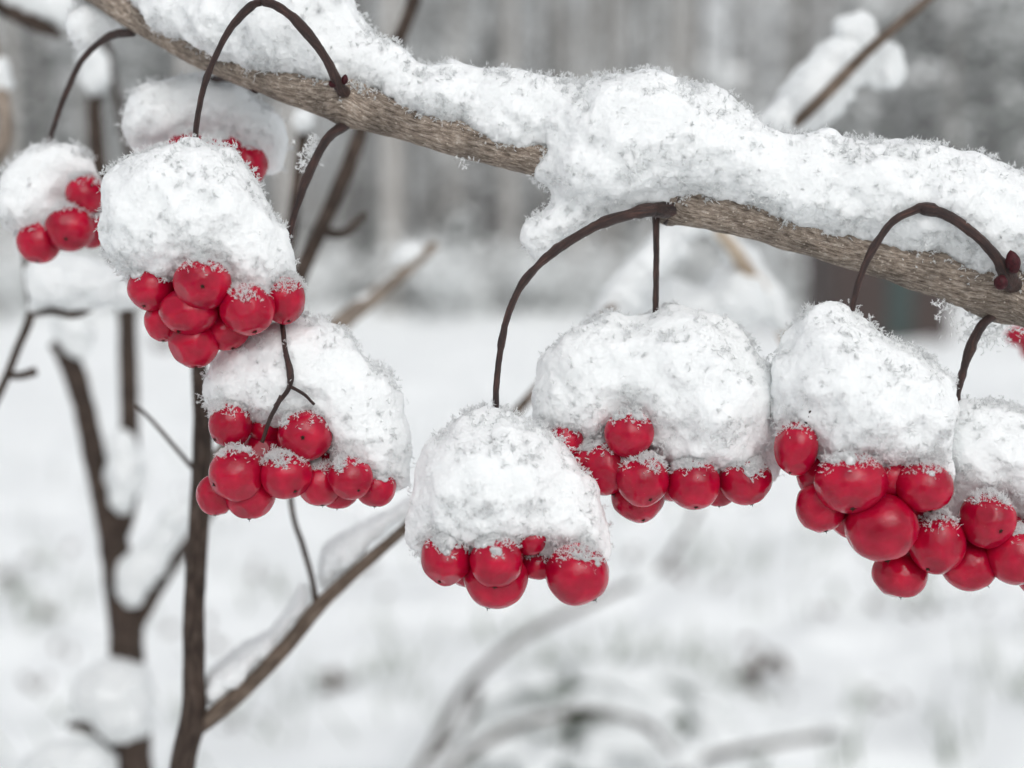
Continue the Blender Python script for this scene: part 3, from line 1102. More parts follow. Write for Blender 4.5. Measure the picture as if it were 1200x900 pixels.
cluster('lowest front berry cluster with a pointed snow cap and long oval berries', 0.267,
        [(523, 653, 28, 32, -26, (-.3, -.5, -1), 1.0), (582, 657, 30, 31, -44, (-.05, -.45, -1), 1.0), (581, 678, 36, 34, -14, (-.3, -.2, -1), 0), (677, 673, 36, 35, -32, (.55, -.25, -.8), 1.1),
         (622, 632, 18, 18, -22, DN, 0.5), (630, 662, 19, 17, 6, (.6, -.2, -1), 0.4)],
        [(472, 622), (476, 588), (486, 545), (515, 500), (548, 478), (580, 474), (612, 488), (650, 511), (680, 540), (700, 566), (714, 600), (716, 640), (690, 652), (655, 646), (620, 634), (590, 644), (555, 640), (525, 642), (496, 640)],
        stem=[(808, 238, .2785, 10), (788, 243, .2755, 13), (778, 245, .2742, 12.5), (768, 246, .2732, 10.5), (760, 246, .272, 8.5), (735, 252, .271, 7.5), (700, 264, .270, 7), (668, 282, .270, 6.4), (650, 294, .269, 7), (632, 310, .269, 5.4), (610, 336, .268, 5), (594, 374, .267, 4.6), (585, 420, .267, 4.4), (581, 472, .267, 4.2), (582, 560, .267, 3.6)], fill=[(550, 660, 27, 10), (608, 650, 23, 12), (650, 655, 24, 12), (625, 640, 24, 14)])
cluster('broad berry cluster with a wide domed snow cap on a short straight stem', 0.277,
        [(737, 508, 28, 28, -40, (.5, -.3, -.6), 0.7), (753, 562, 30, 30, -42, (.25, -.75, -.7), 0.8), (710, 547, 32, 32, -14, (.3, -.2, -1), 0.5), (747, 582, 30, 29, -4, (.2, -.55, -.9), 0), (813, 567, 30, 30, -36, (0, -.65, -.9), 1.0),
         (873, 562, 30, 29, -24, (.3, -.3, -1), 1.1), (843, 574, 20, 19, 8, DN, 0), (664, 514, 20, 20, -12, DN, 0.9), (690, 541, 20, 20, -14, DN, 0.8)],
        [(620, 465), (626, 432), (642, 405), (670, 385), (702, 370), (742, 365), (790, 362), (838, 366), (866, 386), (886, 414), (905, 428), (914, 465), (914, 515), (904, 552), (872, 552), (838, 556), (800, 548), (768, 532), (735, 496), (702, 508), (665, 516), (635, 500)],
        stem=[(770, 232, .277, 6.5), (769, 250, .277, 5.5), (769, 275, .277, 4.4), (769, 320, .277, 4.2), (768, 374, .277, 4.2), (766, 440, .277, 3.8)], kd=1.0, fill=[(725, 534, 27, 4), (690, 522, 21, 6), (784, 560, 26, 10), (842, 556, 25, 8), (768, 540, 24, 10)])
cluster('largest-berried cluster at right with a peaked snow cap, on the stem arching over the branch', 0.267,
        [(933, 525, 25, 31, -18, (-.3, -.4, -.8), 0.8), (962, 594, 29, 29, -6, (.2, -.4, -1), 0), (997, 565, 41, 35, -38, (-.05, -.75, -.95), 0.8), (1083, 570, 33, 29, -32, (.2, -.4, -1), 0.9), (1034, 618, 41, 39, -26, (.1, -.4, -1), 0), (1045, 560, 24, 24, -12, DN, 0.5)],
        [(904, 470), (904, 430), (914, 392), (940, 366), (972, 350), (1000, 364), (1034, 388), (1078, 410), (1108, 432), (1118, 470), (1118, 520), (1110, 558), (1080, 554), (1042, 552), (1000, 544), (962, 540), (938, 510), (915, 500)],
        stem=[(1190, 340, .276, 10), (1183, 328, .2685, 9.5), (1172, 308, .2665, 7.5), (1152, 284, .266, 7), (1128, 264, .266, 7), (1104, 250, .266, 7.2), (1082, 244, .266, 7.5), (1072, 246, .266, 6), (1046, 260, .266, 5), (1024, 290, .266, 4.8), (1008, 326, .266, 4.6), (997, 368, .266, 4.4), (985, 430, .266, 3.6)],
        extra_stems=[[(972, 452, .2600, 3.0), (955, 474, .2590, 3.0), (944, 496, .2598, 2.8)]], fill=[(962, 556, 28, 8), (1040, 578, 28, 6), (998, 600, 28, 10), (1064, 592, 25, 8)])
cluster('berry cluster at the far right under a smooth snow cap, partly out of the photo', 0.273,
        [(1055, 672, 31, 28, 0, DN, 0), (1097, 636, 32, 36, -36, (-.45, -.5, -.8), 0.4), (1136, 662, 31, 29, -14, (.6, -.3, -.8), 0), (1157, 609, 31, 32, -42, (.2, -1, -.2), 0.7), (1190, 650, 33, 33, -34, (.3, -.5, -1), 0.5), (1228, 628, 31, 31, -22, DN, 1), (1222, 672, 28, 28, 0, DN, 0)],
        [(1096, 560), (1100, 510), (1114, 478), (1160, 468), (1205, 478), (1245, 500), (1268, 550), (1265, 605), (1235, 620), (1200, 622), (1172, 590), (1150, 586), (1125, 606), (1108, 604)],
        stem=[(1186, 366, .278, 7), (1168, 368, .276, 6.5), (1152, 380, .275, 6.5), (1140, 400, .274, 6.5), (1137, 410, .274, 7.4), (1128, 436, .274, 4.8), (1121, 470, .273, 4.6), (1122, 520, .273, 3.8)], fill=[(1126, 632, 26, 8), (1172, 642, 26, 8), (1195, 615, 26, 4)])
cluster('half-hidden berry cluster behind the looped-stem cluster, only its snow and a red rim showing', 0.312,
        [(220, 180, 25, 25, -34, DN, 0.1), (262, 184, 27, 25, -34, DN, 0.1), (292, 193, 21, 22, -32, DN, 0.1), (195, 196, 24, 24, -4, DN, 0.1)],
        [(146, 160), (147, 125), (160, 104), (185, 93), (230, 86), (278, 94), (304, 114), (328, 145), (330, 172), (318, 196), (300, 184), (262, 166), (225, 156), (190, 170), (158, 176)],
        stem=[(300, 105, .287, 5), (270, 92, .30, 4.5), (240, 100, .31, 4), (230, 150, .312, 3.5)], kd=1.15, back=2, drop=0, fwd=20)
cluster('small berry cluster at the left edge with few berries, slightly out of focus', 0.312,
        [(46, 284, 25, 23, -20, DN, 0.3), (82, 268, 27, 26, -34, (.1, -.8, -.4), 0.6), (100, 228, 22, 24, -22, (.4, -.5, .3), 0.5), (106, 268, 18, 22, -4, DN, 0.3)],
        [(0, 240), (2, 212), (16, 190), (45, 168), (80, 170), (108, 184), (122, 206), (112, 218), (92, 216), (84, 226), (104, 240), (100, 254), (76, 258), (50, 268), (24, 268), (6, 256)],
        stem=[(156, 38, .303, 5), (128, 43, .306, 4.4), (98, 68, .309, 4), (78, 108, .311, 3.8), (64, 146, .312, 3.6), (56, 178, .312, 3.5), (58, 220, .312, 3)], back=2)
cluster('blurred red berries behind the branch at the right edge', 0.40,
        [(1196, 394, 17, 12, 0, DN, 0), (1222, 392, 18, 18, 6, DN, 0), (1212, 408, 16, 16, 14, DN, 0)],
        [(1190, 380), (1200, 366), (1225, 360), (1245, 372), (1245, 390), (1215, 388)], stem=[(1225, 340, .40, 3.5), (1222, 380, .40, 3)], back=0)


# ------------------------------------------------------------------ the branch
def branch_depth(x):
    return float(np.interp(x, [60, 150, 350, 500, 1260], [0.312, 0.304, 0.283, 0.279, 0.277]))


def branch():
    pts = [(70, -40, 17), (120, -8, 18), (175, 27, 18.5), (250, 66, 20), (330, 96, 22), (385, 113, 25), (412, 121, 29), (440, 130, 25), (500, 150, 22.5), (580, 172, 22), (650, 191, 22), (720, 213, 23), (770, 229, 25), (788, 235, 30), (805, 238, 26.5),
           (870, 251, 26.5), (960, 276, 27), (1050, 302, 29), (1130, 326, 33), (1175, 341, 38), (1215, 352, 35), (1300, 378, 36)]
    a = spline(pts, 16)
    path = np.array([P(x, y, branch_depth(x)) for x, y, r in a])
    rad = np.array([r * mpp(branch_depth(x)) for x, y, r in a])
    base = P(600, 178, branch_depth(600))
    V, F, uv = tube(path, rad, 64, 0.045, 0.0042, base)
    o = link('viburnum_branch', mesh_np('viburnum_branch', V, F, M_BARK, uv=uv), None, Vector(base))
    tag(o, 'thick grey-brown branch crossing the photo under a long bank of fresh snow', 'branch')
    # dark growth rings where the side stems leave
    for x, tilt, a0, a1 in ((789, 0.10, -2.6, 1.3), (1192, -0.55, -2.2, 0.9)):
        i = int(np.argmin(np.abs(a[:, 0] - x)))
        tx = path[i + 1] - path[i - 1]; tx /= np.linalg.norm(tx)
        fy = np.array((0, -1.0, 0)); fy -= tx * (fy @ tx); fy /= np.linalg.norm(fy)
        uz = np.cross(fy, tx) * -1
        if uz[2] < 0:
            uz = -uz
        th = np.linspace(a0 * 0.6, a1, 40)
        q = path[i] + (np.cos(th)[:, None] * fy + np.sin(th)[:, None] * uz) * rad[i] * 1.0
        q += tx * ((np.sin(th) * tilt * rad[i]) + vnoise(np.column_stack([th * 4, th * 0, th * 0 + x])) * rad[i] * 0.10)[:, None]
        Vr, Fr, ur = tube(q, np.full(40, 1.5) * mpp(.277) * (1 + 0.6 * vnoise(np.column_stack([th * 6, th * 0 + 3, th * 0 + x]))), 8, 0.3, 0.001, base)
        link('growth_ring', mesh_np('growth_ring', Vr, Fr, M_STEM, uv=ur), o)
    # buds
    for (x, y, d, rx, ry, rot) in ((1187, 307, .2645, 8.5, 14, -0.25), (1173, 331, .264, 8, 9, 0.3), (390, 98, .2725, 5, 5, 0.6), (404, 93, .2725, 4, 6, 0.2)):
        V0, F0 = ICO3
        k = 1 - 0.35 * np.clip(V0[:, 2], 0, 1) ** 2
        Vb = np.stack([V0[:, 0] * rx * k, V0[:, 1] * rx * k, V0[:, 2] * ry], -1) * mpp(d)
        Vb *= (1 + 0.06 * vnoise(V0 * 4 + x))[:, None]
        cr, sr = math.cos(rot), math.sin(rot)
        Vb = np.stack([Vb[:, 0] * cr + Vb[:, 2] * sr, Vb[:, 1], -Vb[:, 0] * sr + Vb[:, 2] * cr], -1)
        link('bud', mesh_np('bud', Vb, F0, M_BUD), o, Vector(P(x, y, d) - base))
    # the snow bank
    D = branch_depth
    left = [(128, -30), (150, -2), (168, 20), (200, 46), (232, 60), (236, 80), (262, 84), (275, 78), (310, 88), (350, 98), (388, 104), (412, 106), (440, 118), (470, 138), (500, 150), (545, 160), (590, 172), (632, 186), (664, 190), (672, 150),
            (692, 92), (640, 90), (600, 80), (565, 80), (530, 64), (500, 70), (462, 56), (432, 32), (418, 4), (400, -30), (300, -45), (200, -45)]
    mid = [(640, 92), (670, 96), (700, 86), (740, 82), (790, 85), (822, 96), (852, 116), (890, 140), (930, 152), (990, 162), (1000, 285), (960, 270), (900, 250), (850, 234), (815, 226), (792, 230), (770, 240), (735, 250),
           (700, 260), (665, 278), (638, 300), (616, 292), (602, 272), (614, 250), (634, 232), (642, 218), (632, 204), (632, 185), (640, 165), (625, 130)]
    right = [(930, 152), (960, 156), (1005, 161), (1055, 160), (1100, 166), (1135, 176), (1170, 192), (1205, 208), (1260, 235), (1300, 262), (1300, 345), (1220, 330), (1150, 318), (1100, 302), (1050, 290), (1005, 280), (950, 266), (920, 250), (905, 200)]
    lob = [(80, 42), (84, 22), (104, 4), (128, -2), (150, 10), (146, 32), (122, 46), (98, 58), (86, 58)]
    def low_(poly):
        return [(x, y + (8 if y > float(np.interp(x, [100, 412, 780, 1300], [-10, 75, 170, 300])) else 0)) for x, y in poly]
    left, mid, right = low_(left), low_(mid), low_(right)
    balls = []
    balls += outline_balls(left, lambda x: D(x) + 0.002, 1.0, 500, rmax=62)
    balls += outline_balls(mid, lambda x: D(x) - 0.0015, 1.0, 520, rmax=75)
    balls += outline_balls(right, lambda x: D(x) - 0.0005, 1.0, 420)
    balls += outline_balls(lob, .3125, 0.7, 120)
    # sugar along the lower edge of the bank and on the wood
    pts_, nr, sz = [], [], []
    for (x, y, r) in a[::1]:
        if x < 140 or x > 1230:
            continue
        d = D(x); m = mpp(d)
        n = 26
        an = RNG.normal(1.0, 0.55, n)                 # angle up from the side facing us
        c = P(x, y, d)
        dv = np.stack([RNG.normal(0, 0.15, n), -np.cos(an), np.sin(an)], -1)
        q = c + dv * r * m
        q[:, 0] += RNG.uniform(-3, 3, n) * m
        keep = vnoise(np.column_stack([q / (m * 18)]) + 5) + 0.25 > RNG.random(n) * 0.9 - 0.2 + np.clip((0.6 - an) * 1.1, 0, 1)
        pts_.append(q[keep]); nr.append(dv[keep]); sz.append(RNG.uniform(3, 7, keep.sum()) * m)
    extra = (np.vstack(pts_), np.vstack(nr), np.concatenate(sz))
    link('snow_cap', snow_mesh('snow_cap', balls, base, 0.278, extra=extra, dens=0.09, lump=7, mid=1.25), o)
    # frost hanging under the wood
    pp, nn, ss = [], [], []
    for (x0, y0, x1, y1, n, wd, d) in ((1100, 346, 1102, 372, 30, 6, .276), (1150, 364, 1158, 402, 300, 17, .279), (1132, 376, 1120, 384, 8, 2, .277), (540, 182, 545, 196, 9, 2, .278), (548, 186, 560, 190, 5, 2, .278), (1204, 380, 1200, 390, 20, 6, .276),
                                       (362, 168, 356, 200, 60, 6, .281), (372, 158, 362, 180, 50, 5, .281)):
        t = RNG.random(n)
        x = x0 + (x1 - x0) * t + RNG.normal(0, wd, n); y = y0 + (y1 - y0) * t + RNG.normal(0, wd * 0.4, n)
        for xx, yy in zip(x, y):
            pp.append(P(xx, yy, d + RNG.normal(0, 0.0006)))
        nn.append(RNG.normal(size=(n, 3))); ss.append(RNG.uniform(5, 9, n) * mpp(d))
    cv = crystals(np.array(pp) - base, np.vstack(nn), np.concatenate(ss))
    link('frost', mesh_np('frost', *join(cv), M_SNOW, smooth=False), o)


branch()


# ------------------------------------------------------------------ shrub stems out of focus behind the berries
def stem_mesh(name, pts, material, base, ring=12, rough=0.06, k=8):
    a = spline(pts, k)
    path = np.array([P(x, y, z) for x, y, z, r in a])
    V, F, uv = tube(path, np.array([r * mpp(z) for x, y, z, r in a]), ring, rough, 0.006, base)
    return mesh_np(name, V, F, material, uv=uv)


def snow_blob(outline, d, base, kd=0.9, vox=2.2, dens=0.0, off=0.0, m=None):
    return snow_mesh('snow_cap', outline_balls(outline, d + off, kd, 160), base, d, voxel_px=vox, lump=7, mid=2.0, fine=0.8, dens=dens, csize=(4, 8), mat=m or M_SNOWOLD)


def down(x, y, d, r, n=9):
    """Path points that lead from a photo point straight on down to the ground."""
    p = P(x, y, d)
    out = []
    for i in range(1, n + 1):
        z = p[2] * (1 - (i / n) ** 2.2) - 0.03 * (i == n)
        dz = p[2] - z
        # same place, lower: project back to photo columns
        q = np.array((p[0], p[1], z))
        rel = q - np.array((0, 0, CAM_Z))
        dd = rel[1] * _c - rel[2] * _s
        bb = rel[1] * _s + rel[2] * _c
        out.append((W / 2 + rel[0] * FPX / dd, H / 2 - bb * FPX / dd, dd, r * d / dd * (1 + 0.25 * i / n)))
    return out


def shrubs():
    # forked stem and its long side shoot
    d = 0.352
    base = P(226, 845, d); base[2] = 0
    t = thing('forked_stem', 'blurred brown stem forking low at left, its long side shoot slanting up behind the clusters', 'shrub stem', base)
    main = [(236, 330, d, 8), (233, 420, d, 9), (238, 500, d, 11.5), (235, 580, d, 12), (228, 700, d, 12.5), (227, 790, d, 13.5), (227, 838, d, 15), (214, 895, d, 15)]
    link('main_stem', stem_mesh('main_stem', main + down(203, 940, d, 15), M_TWIG, base), t)
    link('side_stem', stem_mesh('side_stem', [(229, 856, d + .002, 9), (255, 834, d, 10.5), (300, 795, d, 9.5), (340, 752, d, 9), (372, 712, d, 9), (410, 676, d, 7.5), (445, 645, d, 7), (482, 612, d, 6.5), (540, 556, .37, 6), (630, 455, .42, 6), (716, 362, .45, 6),
                                              (745, 328, .46, 6), (790, 284, .46, 6.5), (835, 242, .45, 6.5), (890, 184, .43, 7), (935, 142, .41, 7), (970, 108, .40, 7), (1015, 62, .40, 6.5), (1058, 24, .40, 6), (1082, 4, .40, 5), (1110, -18, .40, 4)], M_TWIGWARM, base), t)
    link('twig', stem_mesh('twig', [(371, 714, d, 4.2), (366, 680, d, 3.6), (355, 640, d, 3.4), (342, 595, d, 3.2), (334, 500, .37, 4), (330, 400, .41, 6), (338, 300, .45, 7), (346, 230, .46, 7), (354, 170, .46, 7), (357, 112, .46, 6)], M_TWIG, base), t)
    link('twig', stem_mesh('twig', [(236, 560, d, 3.2), (210, 530, d, 2.6), (180, 495, d, 2.4), (160, 475, d, 2)], M_TWIG, base), t)
    link('twig', stem_mesh('twig', [(235, 610, d, 8), (262, 540, .36, 8), (310, 450, .40, 9), (330, 380, .42, 9.5), (355, 315, .43, 9.5), (382, 255, .43, 9), (408, 195, .43, 9), (436, 120, .43, 8.5), (470, 40, .43, 8), (492, -20, .43, 8)], M_TWIG, base), t)
    link('twig', stem_mesh('twig', [(378, 270, .43, 6), (395, 275, .43, 6), (408, 270, .43, 5), (430, 250, .43, 4)], M_TWIG, base), t)
    link('twig', stem_mesh('twig', [(237, 560, d, 7), (290, 490, .38, 9), (360, 412, .46, 12), (410, 370, .49, 11), (446, 340, .50, 10), (480, 312, .50, 8), (512, 286, .50, 5)], M_TWIGPALE, base), t)
    link('twig', stem_mesh('twig', [(822, 256, .46, 5), (838, 268, .47, 6), (858, 290, .48, 8), (880, 325, .49, 10), (905, 362, .50, 11), (925, 400, .51, 10), (940, 450, .52, 6)], M_TWIGBEIGE, base), t)
    for ol, dd, kd in (([(234, 832), (240, 790), (262, 772), (300, 745), (336, 708), (355, 680), (362, 690), (368, 708), (338, 744), (300, 786), (262, 820)], d + .006, 2.4), ([(374, 702), (376, 650), (395, 625), (430, 605), (465, 590), (500, 575), (505, 590), (470, 612), (440, 640), (405, 670)], d + .006, 2.2),
                   ([(344, 150), (344, 136), (356, 128), (368, 136), (368, 152), (356, 160)], .455, 1), ([(458, 312), (464, 290), (482, 280), (500, 288), (504, 298), (480, 314)], .50, 1), ([(396, 378), (404, 362), (432, 338), (458, 316), (468, 314), (466, 324), (440, 344), (414, 368)], .495, 1),
                   ([(980, 44), (984, 24), (1004, 12), (1024, 18), (1032, 40), (1022, 62), (996, 66)], .413, .8), ([(1006, 90), (1008, 62), (1030, 44), (1054, 50), (1064, 76), (1050, 98), (1022, 104)], .413, .8),
                   ([(902, 132), (914, 102), (940, 78), (962, 52), (990, 40), (1012, 62), (1024, 80), (1006, 104), (990, 124), (962, 146), (925, 150)], .413, .8), ([(884, 146), (900, 126), (926, 112), (955, 100), (982, 106), (974, 130), (950, 150), (916, 158)], .413, .8),
                   ([(690, 380), (706, 342), (734, 304), (775, 266), (820, 240), (846, 258), (812, 290), (776, 322), (750, 352), (726, 390)], .455, .9),
                   ([(736, 385), (752, 344), (792, 326), (824, 334), (845, 310), (876, 312), (900, 345), (896, 372), (850, 388), (800, 392)], .492, .9), ([(826, 262), (850, 256), (880, 284), (908, 322), (924, 352), (930, 385), (905, 390), (884, 352), (860, 318), (838, 290)], .497, .9)):
        link('snow_cap', snow_blob(ol, dd, base, kd, m=M_SNOWBODY if kd > 2 else None), t)

    # dark shrub with snow in its crotches
    d = 0.54
    base = P(150, 780, d); base[2] = 0
    t = thing('bare_shrub', 'dark blurred shrub at lower left with fat snow lumps in its forks', 'shrub', base)
    link('main_stem', stem_mesh('main_stem', [(62, 402, d, 6), (82, 425, d, 13), (98, 475, d, 13), (112, 540, d, 14), (126, 600, d, 16), (136, 650, d, 18), (146, 720, d, 20), (150, 790, d, 20), (156, 860, d, 20)] + down(160, 920, d, 20), M_TWIG, base), t)
    link('side_stem', stem_mesh('side_stem', [(148, 742, d, 14), (170, 712, d, 10), (195, 672, d, 8), (225, 630, d, 7), (262, 570, d, 6), (300, 500, d, 5)], M_TWIG, base), t)
    link('side_stem', stem_mesh('side_stem', [(132, 640, d, 12), (146, 606, d, 12), (152, 560, d + .01, 11.5), (152, 495, d + .01, 11.5), (150, 420, d + .01, 11), (146, 340, d, 11), (124, 240, d, 10), (113, 170, d, 10), (110, 98, d, 9)], M_TWIG, base), t)
    link('twig', stem_mesh('twig', [(160, 870, d, 9), (142, 880, d, 7), (120, 862, d, 6), (98, 852, d, 6), (80, 850, d, 4)], M_TWIG, base), t)
    link('twig', stem_mesh('twig', [(134, 290, d, 6), (152, 200, d, 5), (140, 130, d, 5), (126, 60, d, 4.5), (118, 20, d, 4)], M_TWIG, base), t)
    for ol in ([(90, 92), (90, 62), (108, 50), (128, 60), (132, 92), (120, 108), (102, 108)],
               [(60, 400), (62, 372), (80, 352), (100, 362), (106, 395), (98, 418), (80, 412)],
               [(124, 520), (140, 500), (160, 510), (170, 545), (164, 585), (148, 606), (134, 585)],
               [(138, 690), (140, 660), (165, 640), (190, 600), (222, 575), (246, 560), (240, 600), (215, 632), (190, 670), (165, 705), (146, 706)],
               [(86, 850), (84, 805), (108, 780), (140, 766), (172, 785), (184, 820), (178, 860), (150, 868), (118, 852)],
               [(20, 900), (40, 874), (90, 862), (130, 876), (140, 905), (120, 940), (40, 940)]):
        link('snow_cap', snow_blob(ol, d, base, off=-0.006), t)

    # thin twig at the left edge with a bank of snow
    d = 0.40
    base = P(0, 470, d); base[2] = 0
    t = thing('thin_shrub', 'thin grey twig at the left edge carrying a pillow of snow', 'shrub', base)
    link('main_stem', stem_mesh('main_stem', [(28, 290, d, 3), (32, 330, d, 4), (36, 368, d, 5.5), (20, 410, d, 5), (4, 450, d, 5), (-20, 500, d, 5.5), (-50, 580, d, 6)] + down(-60, 640, d, 6), M_TWIG, base), t)
    link('twig', stem_mesh('twig', [(36, 368, d, 4.5), (60, 365, d, 4.5), (85, 368, d, 5.5), (105, 362, d, 4.5), (122, 350, d, 4)], M_TWIG, base), t)
    link('twig', stem_mesh('twig', [(8, 440, d, 4.5), (25, 440, d, 5), (42, 435, d, 5.5)], M_TWIG, base), t)
    link('snow_cap', snow_blob([(34, 362), (32, 325), (48, 300), (85, 296), (125, 305), (162, 320), (172, 350), (150, 362), (118, 358), (88, 364), (60, 362)], d, base), t)

    # dark branch end and brown stem, out of focus in the top left corner
    d = 0.47
    base = P(20, 20, d); base[2] = 0
    t = thing('snowy_branch', 'dark blurred stem under snow, leaving the photo at its top left corner', 'shrub stem', base)
    link('main_stem', stem_mesh('main_stem', [(72, 44, d, 3), (56, 34, d, 8), (34, 24, d, 10), (10, 12, d, 10), (-20, 0, d, 11), (-60, 60, d, 12), (-80, 200, d, 13)] + down(-90, 400, d, 13), M_TWIG, base), t)
    link('snow_cap', snow_blob([(-30, -12), (10, -30), (60, -20), (92, 2), (84, 22), (58, 22), (34, 12), (6, 0)], d, base), t)
    link('twig', stem_mesh('twig', [(-80, 260, d, 9), (-30, 210, d, 9), (4, 170, d, 9), (2, 110, d, 8), (-12, 40, d, 7)], M_TWIGPALE, base), t)
    link('snow_cap', snow_blob([(-18, 100), (-12, 74), (2, 62), (12, 72), (12, 96), (0, 108)], d, base), t)

    # snow-bent shrub low in the yard
    d = 1.5
    base = P(640, 880, d); base[2] = 0
    t = thing('snow_bent_shrub', 'low shrub bent into arches under snow, out of focus at bottom centre', 'shrub', base)
    for arc in ([(470, 930), (500, 880), (545, 800), (610, 740), (690, 700), (770, 660), (800, 620), (820, 585)],
                [(500, 920), (560, 868), (620, 838), (690, 826), (750, 838), (790, 875), (815, 920)], [(780, 905), (830, 880), (900, 865), (990, 850)], [(560, 800), (545, 840), (510, 880)]):
        n = len(arc)
        link('arched_stem', stem_mesh('arched_stem', [(x, y + 8, d, 5.5 - 2.5 * i / n) for i, (x, y) in enumerate(arc)], M_TWIG, base), t)
        top = [(x + (3 if i else 0), y - 14 - 6 * (i % 2)) for i, (x, y) in enumerate(arc)]
        bot = [(x, y + 6) for x, y in arc][::-1]
        link('snow_cap', snow_blob(top + bot, d, base, 1.0, 2.6), t)


shrubs()


# ------------------------------------------------------------------ grass and leaves through the yard's snow
def yard():
    rs = np.random.default_rng(5)

    def gpt(px, py):
        # where the line of sight through (px, py) meets the snow
        a = (px - W / 2) / FPX; b = (H / 2 - py) / FPX
        dv = np.array((a, _c + b * _s, -_s + b * _c))
        return np.array((0, 0, CAM_Z)) + dv * (CAM_Z / -dv[2])
    st, en = [], []
    spots = [(668, 790, 16, 60), (625, 800, 40, 24), (745, 770, 45, 30), (820, 775, 60, 34), (560, 750, 30, 16), (800, 650, 90, 45), (860, 655, 60, 35), (420, 815, 70, 45), (480, 850, 60, 40), (700, 770, 60, 40), (770, 830, 60, 35),
             (300, 705, 25, 14), (395, 812, 22, 20), (800, 880, 50, 60), (990, 880, 20, 18), (1115, 885, 20, 18), (15, 690, 22, 20), (40, 715, 18, 10), (1180, 800, 30, 24), (1000, 690, 60, 30), (850, 830, 40, 60), (560, 640, 25, 20)]
    for k in range(150):
        spots.append((rs.uniform(-20, 1220), 450 + 450 * rs.random() ** 0.8, rs.uniform(6, 26), rs.integers(2, 9)))
    for px, py, sp, n in spots:
        for _ in range(int(n * 0.26) + 1):
            p = gpt(px + rs.normal(0, sp * 0.6), py + rs.normal(0, sp * 0.16))
            p[2] = -0.03
            st.append(p); en.append(p + np.array((rs.normal(0, 0.05), rs.normal(0, 0.05), rs.uniform(0.06, 0.16))))
    V, F = sticks(st, en, np.full(len(st), 0.004))
    lc = []
    for k in range(70):
        px, py = rs.uniform(-20, 1220), 470 + 430 * rs.random() ** 0.8
        for q in range(rs.integers(1, 5)):
            p = gpt(px + rs.normal(0, 8), py + rs.normal(0, 3)); p[2] = 0.03 + rs.uniform(0, .04)
            lc.append(p)
    lc = np.array(lc)
    V, F = flakes(lc, rs.uniform(.012, .03, len(lc)), rs, 0.9)
    V2 = V + np.array((0, 0, .0015))
    lf = link('fallen_leaves', mesh_np('fallen_leaves', *join([(V, F[:, ::-1]), (V2, F)]), M_LEAF, smooth=False))
    tag(lf, 'small dark leaf flecks strewn over the snowy yard', 'leaves', kind='stuff')
    V, F = sticks(st, en, np.full(len(st), 0.004))
    g = link('grass', mesh_np('grass', V, F, M_GRASS, smooth=False))
    tag(g, 'sparse grey-green grass poking through the snow of the yard', 'grass', kind='stuff')
    for k, (px, py, w, lab) in enumerate(((878, 812, 0.045, 'dead brown leaf clump on the snow, lower of a close pair at lower right'), (908, 790, 0.045, 'dead dark leaf clump on the snow, upper of a close pair at lower right'),
                                          (12, 686, 0.04, 'dark dead leaf clump on the snow by the left edge'))):
        p = gpt(px, py); p[2] = 0.0
        parts = []
        for q in range(7):
            n = 7
            a = np.linspace(0, 2 * np.pi, n, endpoint=False)
            r = w * (0.6 + 0.4 * np.cos(a) ** 2) * rs.uniform(0.7, 1.1)
            L = np.stack([r * np.cos(a), 0.6 * r * np.sin(a), 0.3 * r * np.sin(a + 1)], -1)
            e = Euler((rs.uniform(-.9, .9), rs.uniform(-.9, .9), rs.uniform(0, 6)))
            L = L @ np.array(e.to_matrix()).T + rs.normal(size=3) * w * 0.35 + np.array((0, 0, 0.035))
            top = np.vstack([L, L.mean(0)])
            bot = top - np.array((0, 0, 0.002))
            i = np.arange(n); j = (i + 1) % n
            parts.append((np.vstack([top, bot]), [np.stack([np.full(n, n), i, j], -1), np.stack([np.full(n, 2 * n + 1), j + n + 1, i + n + 1], -1), np.stack([i, i + n + 1, j + n + 1, j], -1)]))
        o = link('leaf_clump', mesh_np('leaf_clump', *join(parts), M_LEAF, smooth=False), None, Vector(p))
        tag(o, lab, 'dead leaves')
    # a small dark box at the far side
    p = gpt(193, 412); p[2] = -0.02
    t = thing('wooden_box', 'small dark wooden box under snow, far across the yard at left', 'box', p)
    link('crate', mesh_np('crate', *join([box_vf(-.08, .08, -.1, .1, 0, .2)] + [box_vf(-.085, .085, -.105, -.101, z, z + .05) for z in (.02, .08, .14)]), M_WOOD, smooth=False), t)
    link('snow_cap', mesh_np('crate_snow', *box_vf(-.10, .10, -.12, .12, .204, .30), M_SNOWFAR, smooth=False), t)


yard()

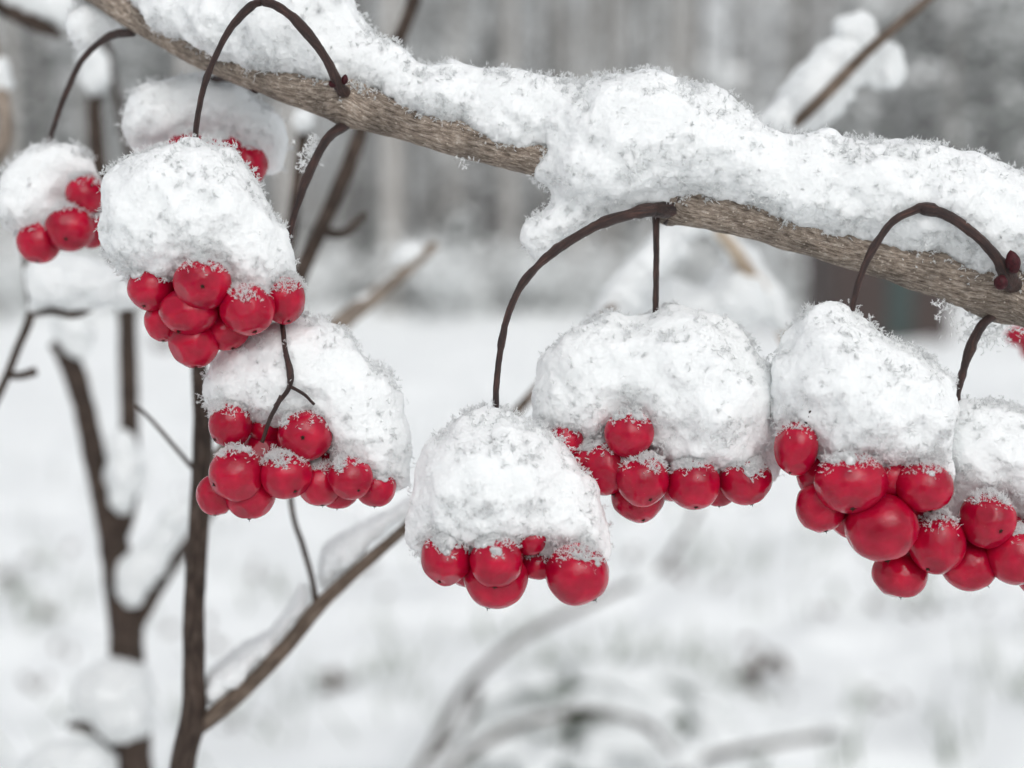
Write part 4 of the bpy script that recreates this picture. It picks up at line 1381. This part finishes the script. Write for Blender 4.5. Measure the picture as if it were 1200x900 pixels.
def sapling():
    rs = np.random.default_rng(9)
    base = P(668, 905, 3.0)
    base[2] = -0.02
    t = thing('spruce_sapling', 'small snow-covered spruce sapling with drooping green twigs, blurred at bottom centre', 'young spruce', base)
    V, F, uv = tube([(0, 0, 0), (0.004, 0, .12), (0, 0, .24), (0.002, 0, .36)], [.011, .009, .007, .003], 8)
    link('trunk', mesh_np('trunk', V, F, M_TWIG, uv=uv), t)
    st, en = [], []
    for q in range(130):                       # needles on the leader
        z = rs.uniform(.10, .37); a = rs.uniform(0, 6.28)
        st.append((0, 0, z)); en.append((.028 * math.cos(a), .028 * math.sin(a), z + .018))
    snow, wood = [], []
    for k, (az, L, z0, sag) in enumerate(((3.3, .46, .16, .14), (2.75, .40, .22, .16), (0.1, .42, .26, .13), (-.35, .36, .20, .15), (0.55, .44, .30, .14), (2.3, .30, .28, .12), (4.2, .40, .18, .16), (5.2, .36, .16, .15), (1.5, .3, .3, .1), (3.0, .24, .32, .08), (0.0, .22, .34, .08))):
        u = np.linspace(0, 1, 14)
        pth = np.stack([math.cos(az) * L * u, math.sin(az) * L * u, z0 + .12 * L * u * 4 * (1 - u) - sag * u ** 2], -1)
        V, F, uv = tube(pth, np.linspace(.005, .002, 14), 6)
        wood.append((V, F))
        n = int(620 * L)
        ui = rs.random(n)
        p = np.stack([np.interp(ui, u, pth[:, i]) for i in range(3)], -1)
        side = np.array((-math.sin(az), math.cos(az), 0)) * rs.choice([-1, 1], n)[:, None]
        e = p + side * rs.uniform(.015, .035, n)[:, None] + np.array((math.cos(az), math.sin(az), 0)) * .018 + np.stack([rs.normal(0, .006, n), rs.normal(0, .006, n), rs.uniform(-.016, .008, n)], -1)
        st += list(p); en += list(e)
        for uu in np.arange(.12, .95, .035):
            if math.sin(uu * 17 + k * 2) > 0.35:
                continue
            c = np.array([np.interp(uu, u, pth[:, i]) for i in range(3)])
            snow.append((c + np.array((0, 0, .018)), np.array((.036, .036, .024)) * rs.uniform(.8, 1.25)))
    Vn, Fn = sticks(st, en, np.full(len(st), .0034))
    V, Fs = join(wood + [(Vn, Fn)])
    link('crown', mesh_np('crown', V, Fs, M_SAPNEEDLE, smooth=False), t)
    V, F, _ = remesh(snow, .006, np.zeros(3))
    V = relax(V, F, 3)
    link('snow_cover', mesh_np('snow_cover', V, F, M_SNOWOLD), t)


sapling()

# ------------------------------------------------------------------ winter air
V, F = box_vf(-97, 97, -52, 120, -1.3, 21)
hz = link('haze', mesh_np('haze', V, F, None, smooth=False))
hm = bpy.data.materials.new('winter_air')
hm.use_nodes = True
hn = hm.node_tree.nodes
hn.remove(hn['Principled BSDF'])
pv = hn.new('ShaderNodeVolumePrincipled')
pv.inputs['Color'].default_value = (0.9, 0.9, 0.9, 1)
pv.inputs['Density'].default_value = 0.0045
hm.node_tree.links.new(pv.outputs[0], hn['Material Output'].inputs['Volume'])
hz.data.materials.append(hm)
tag(hz, 'pale winter mist hanging between the trees', 'haze', kind='stuff')
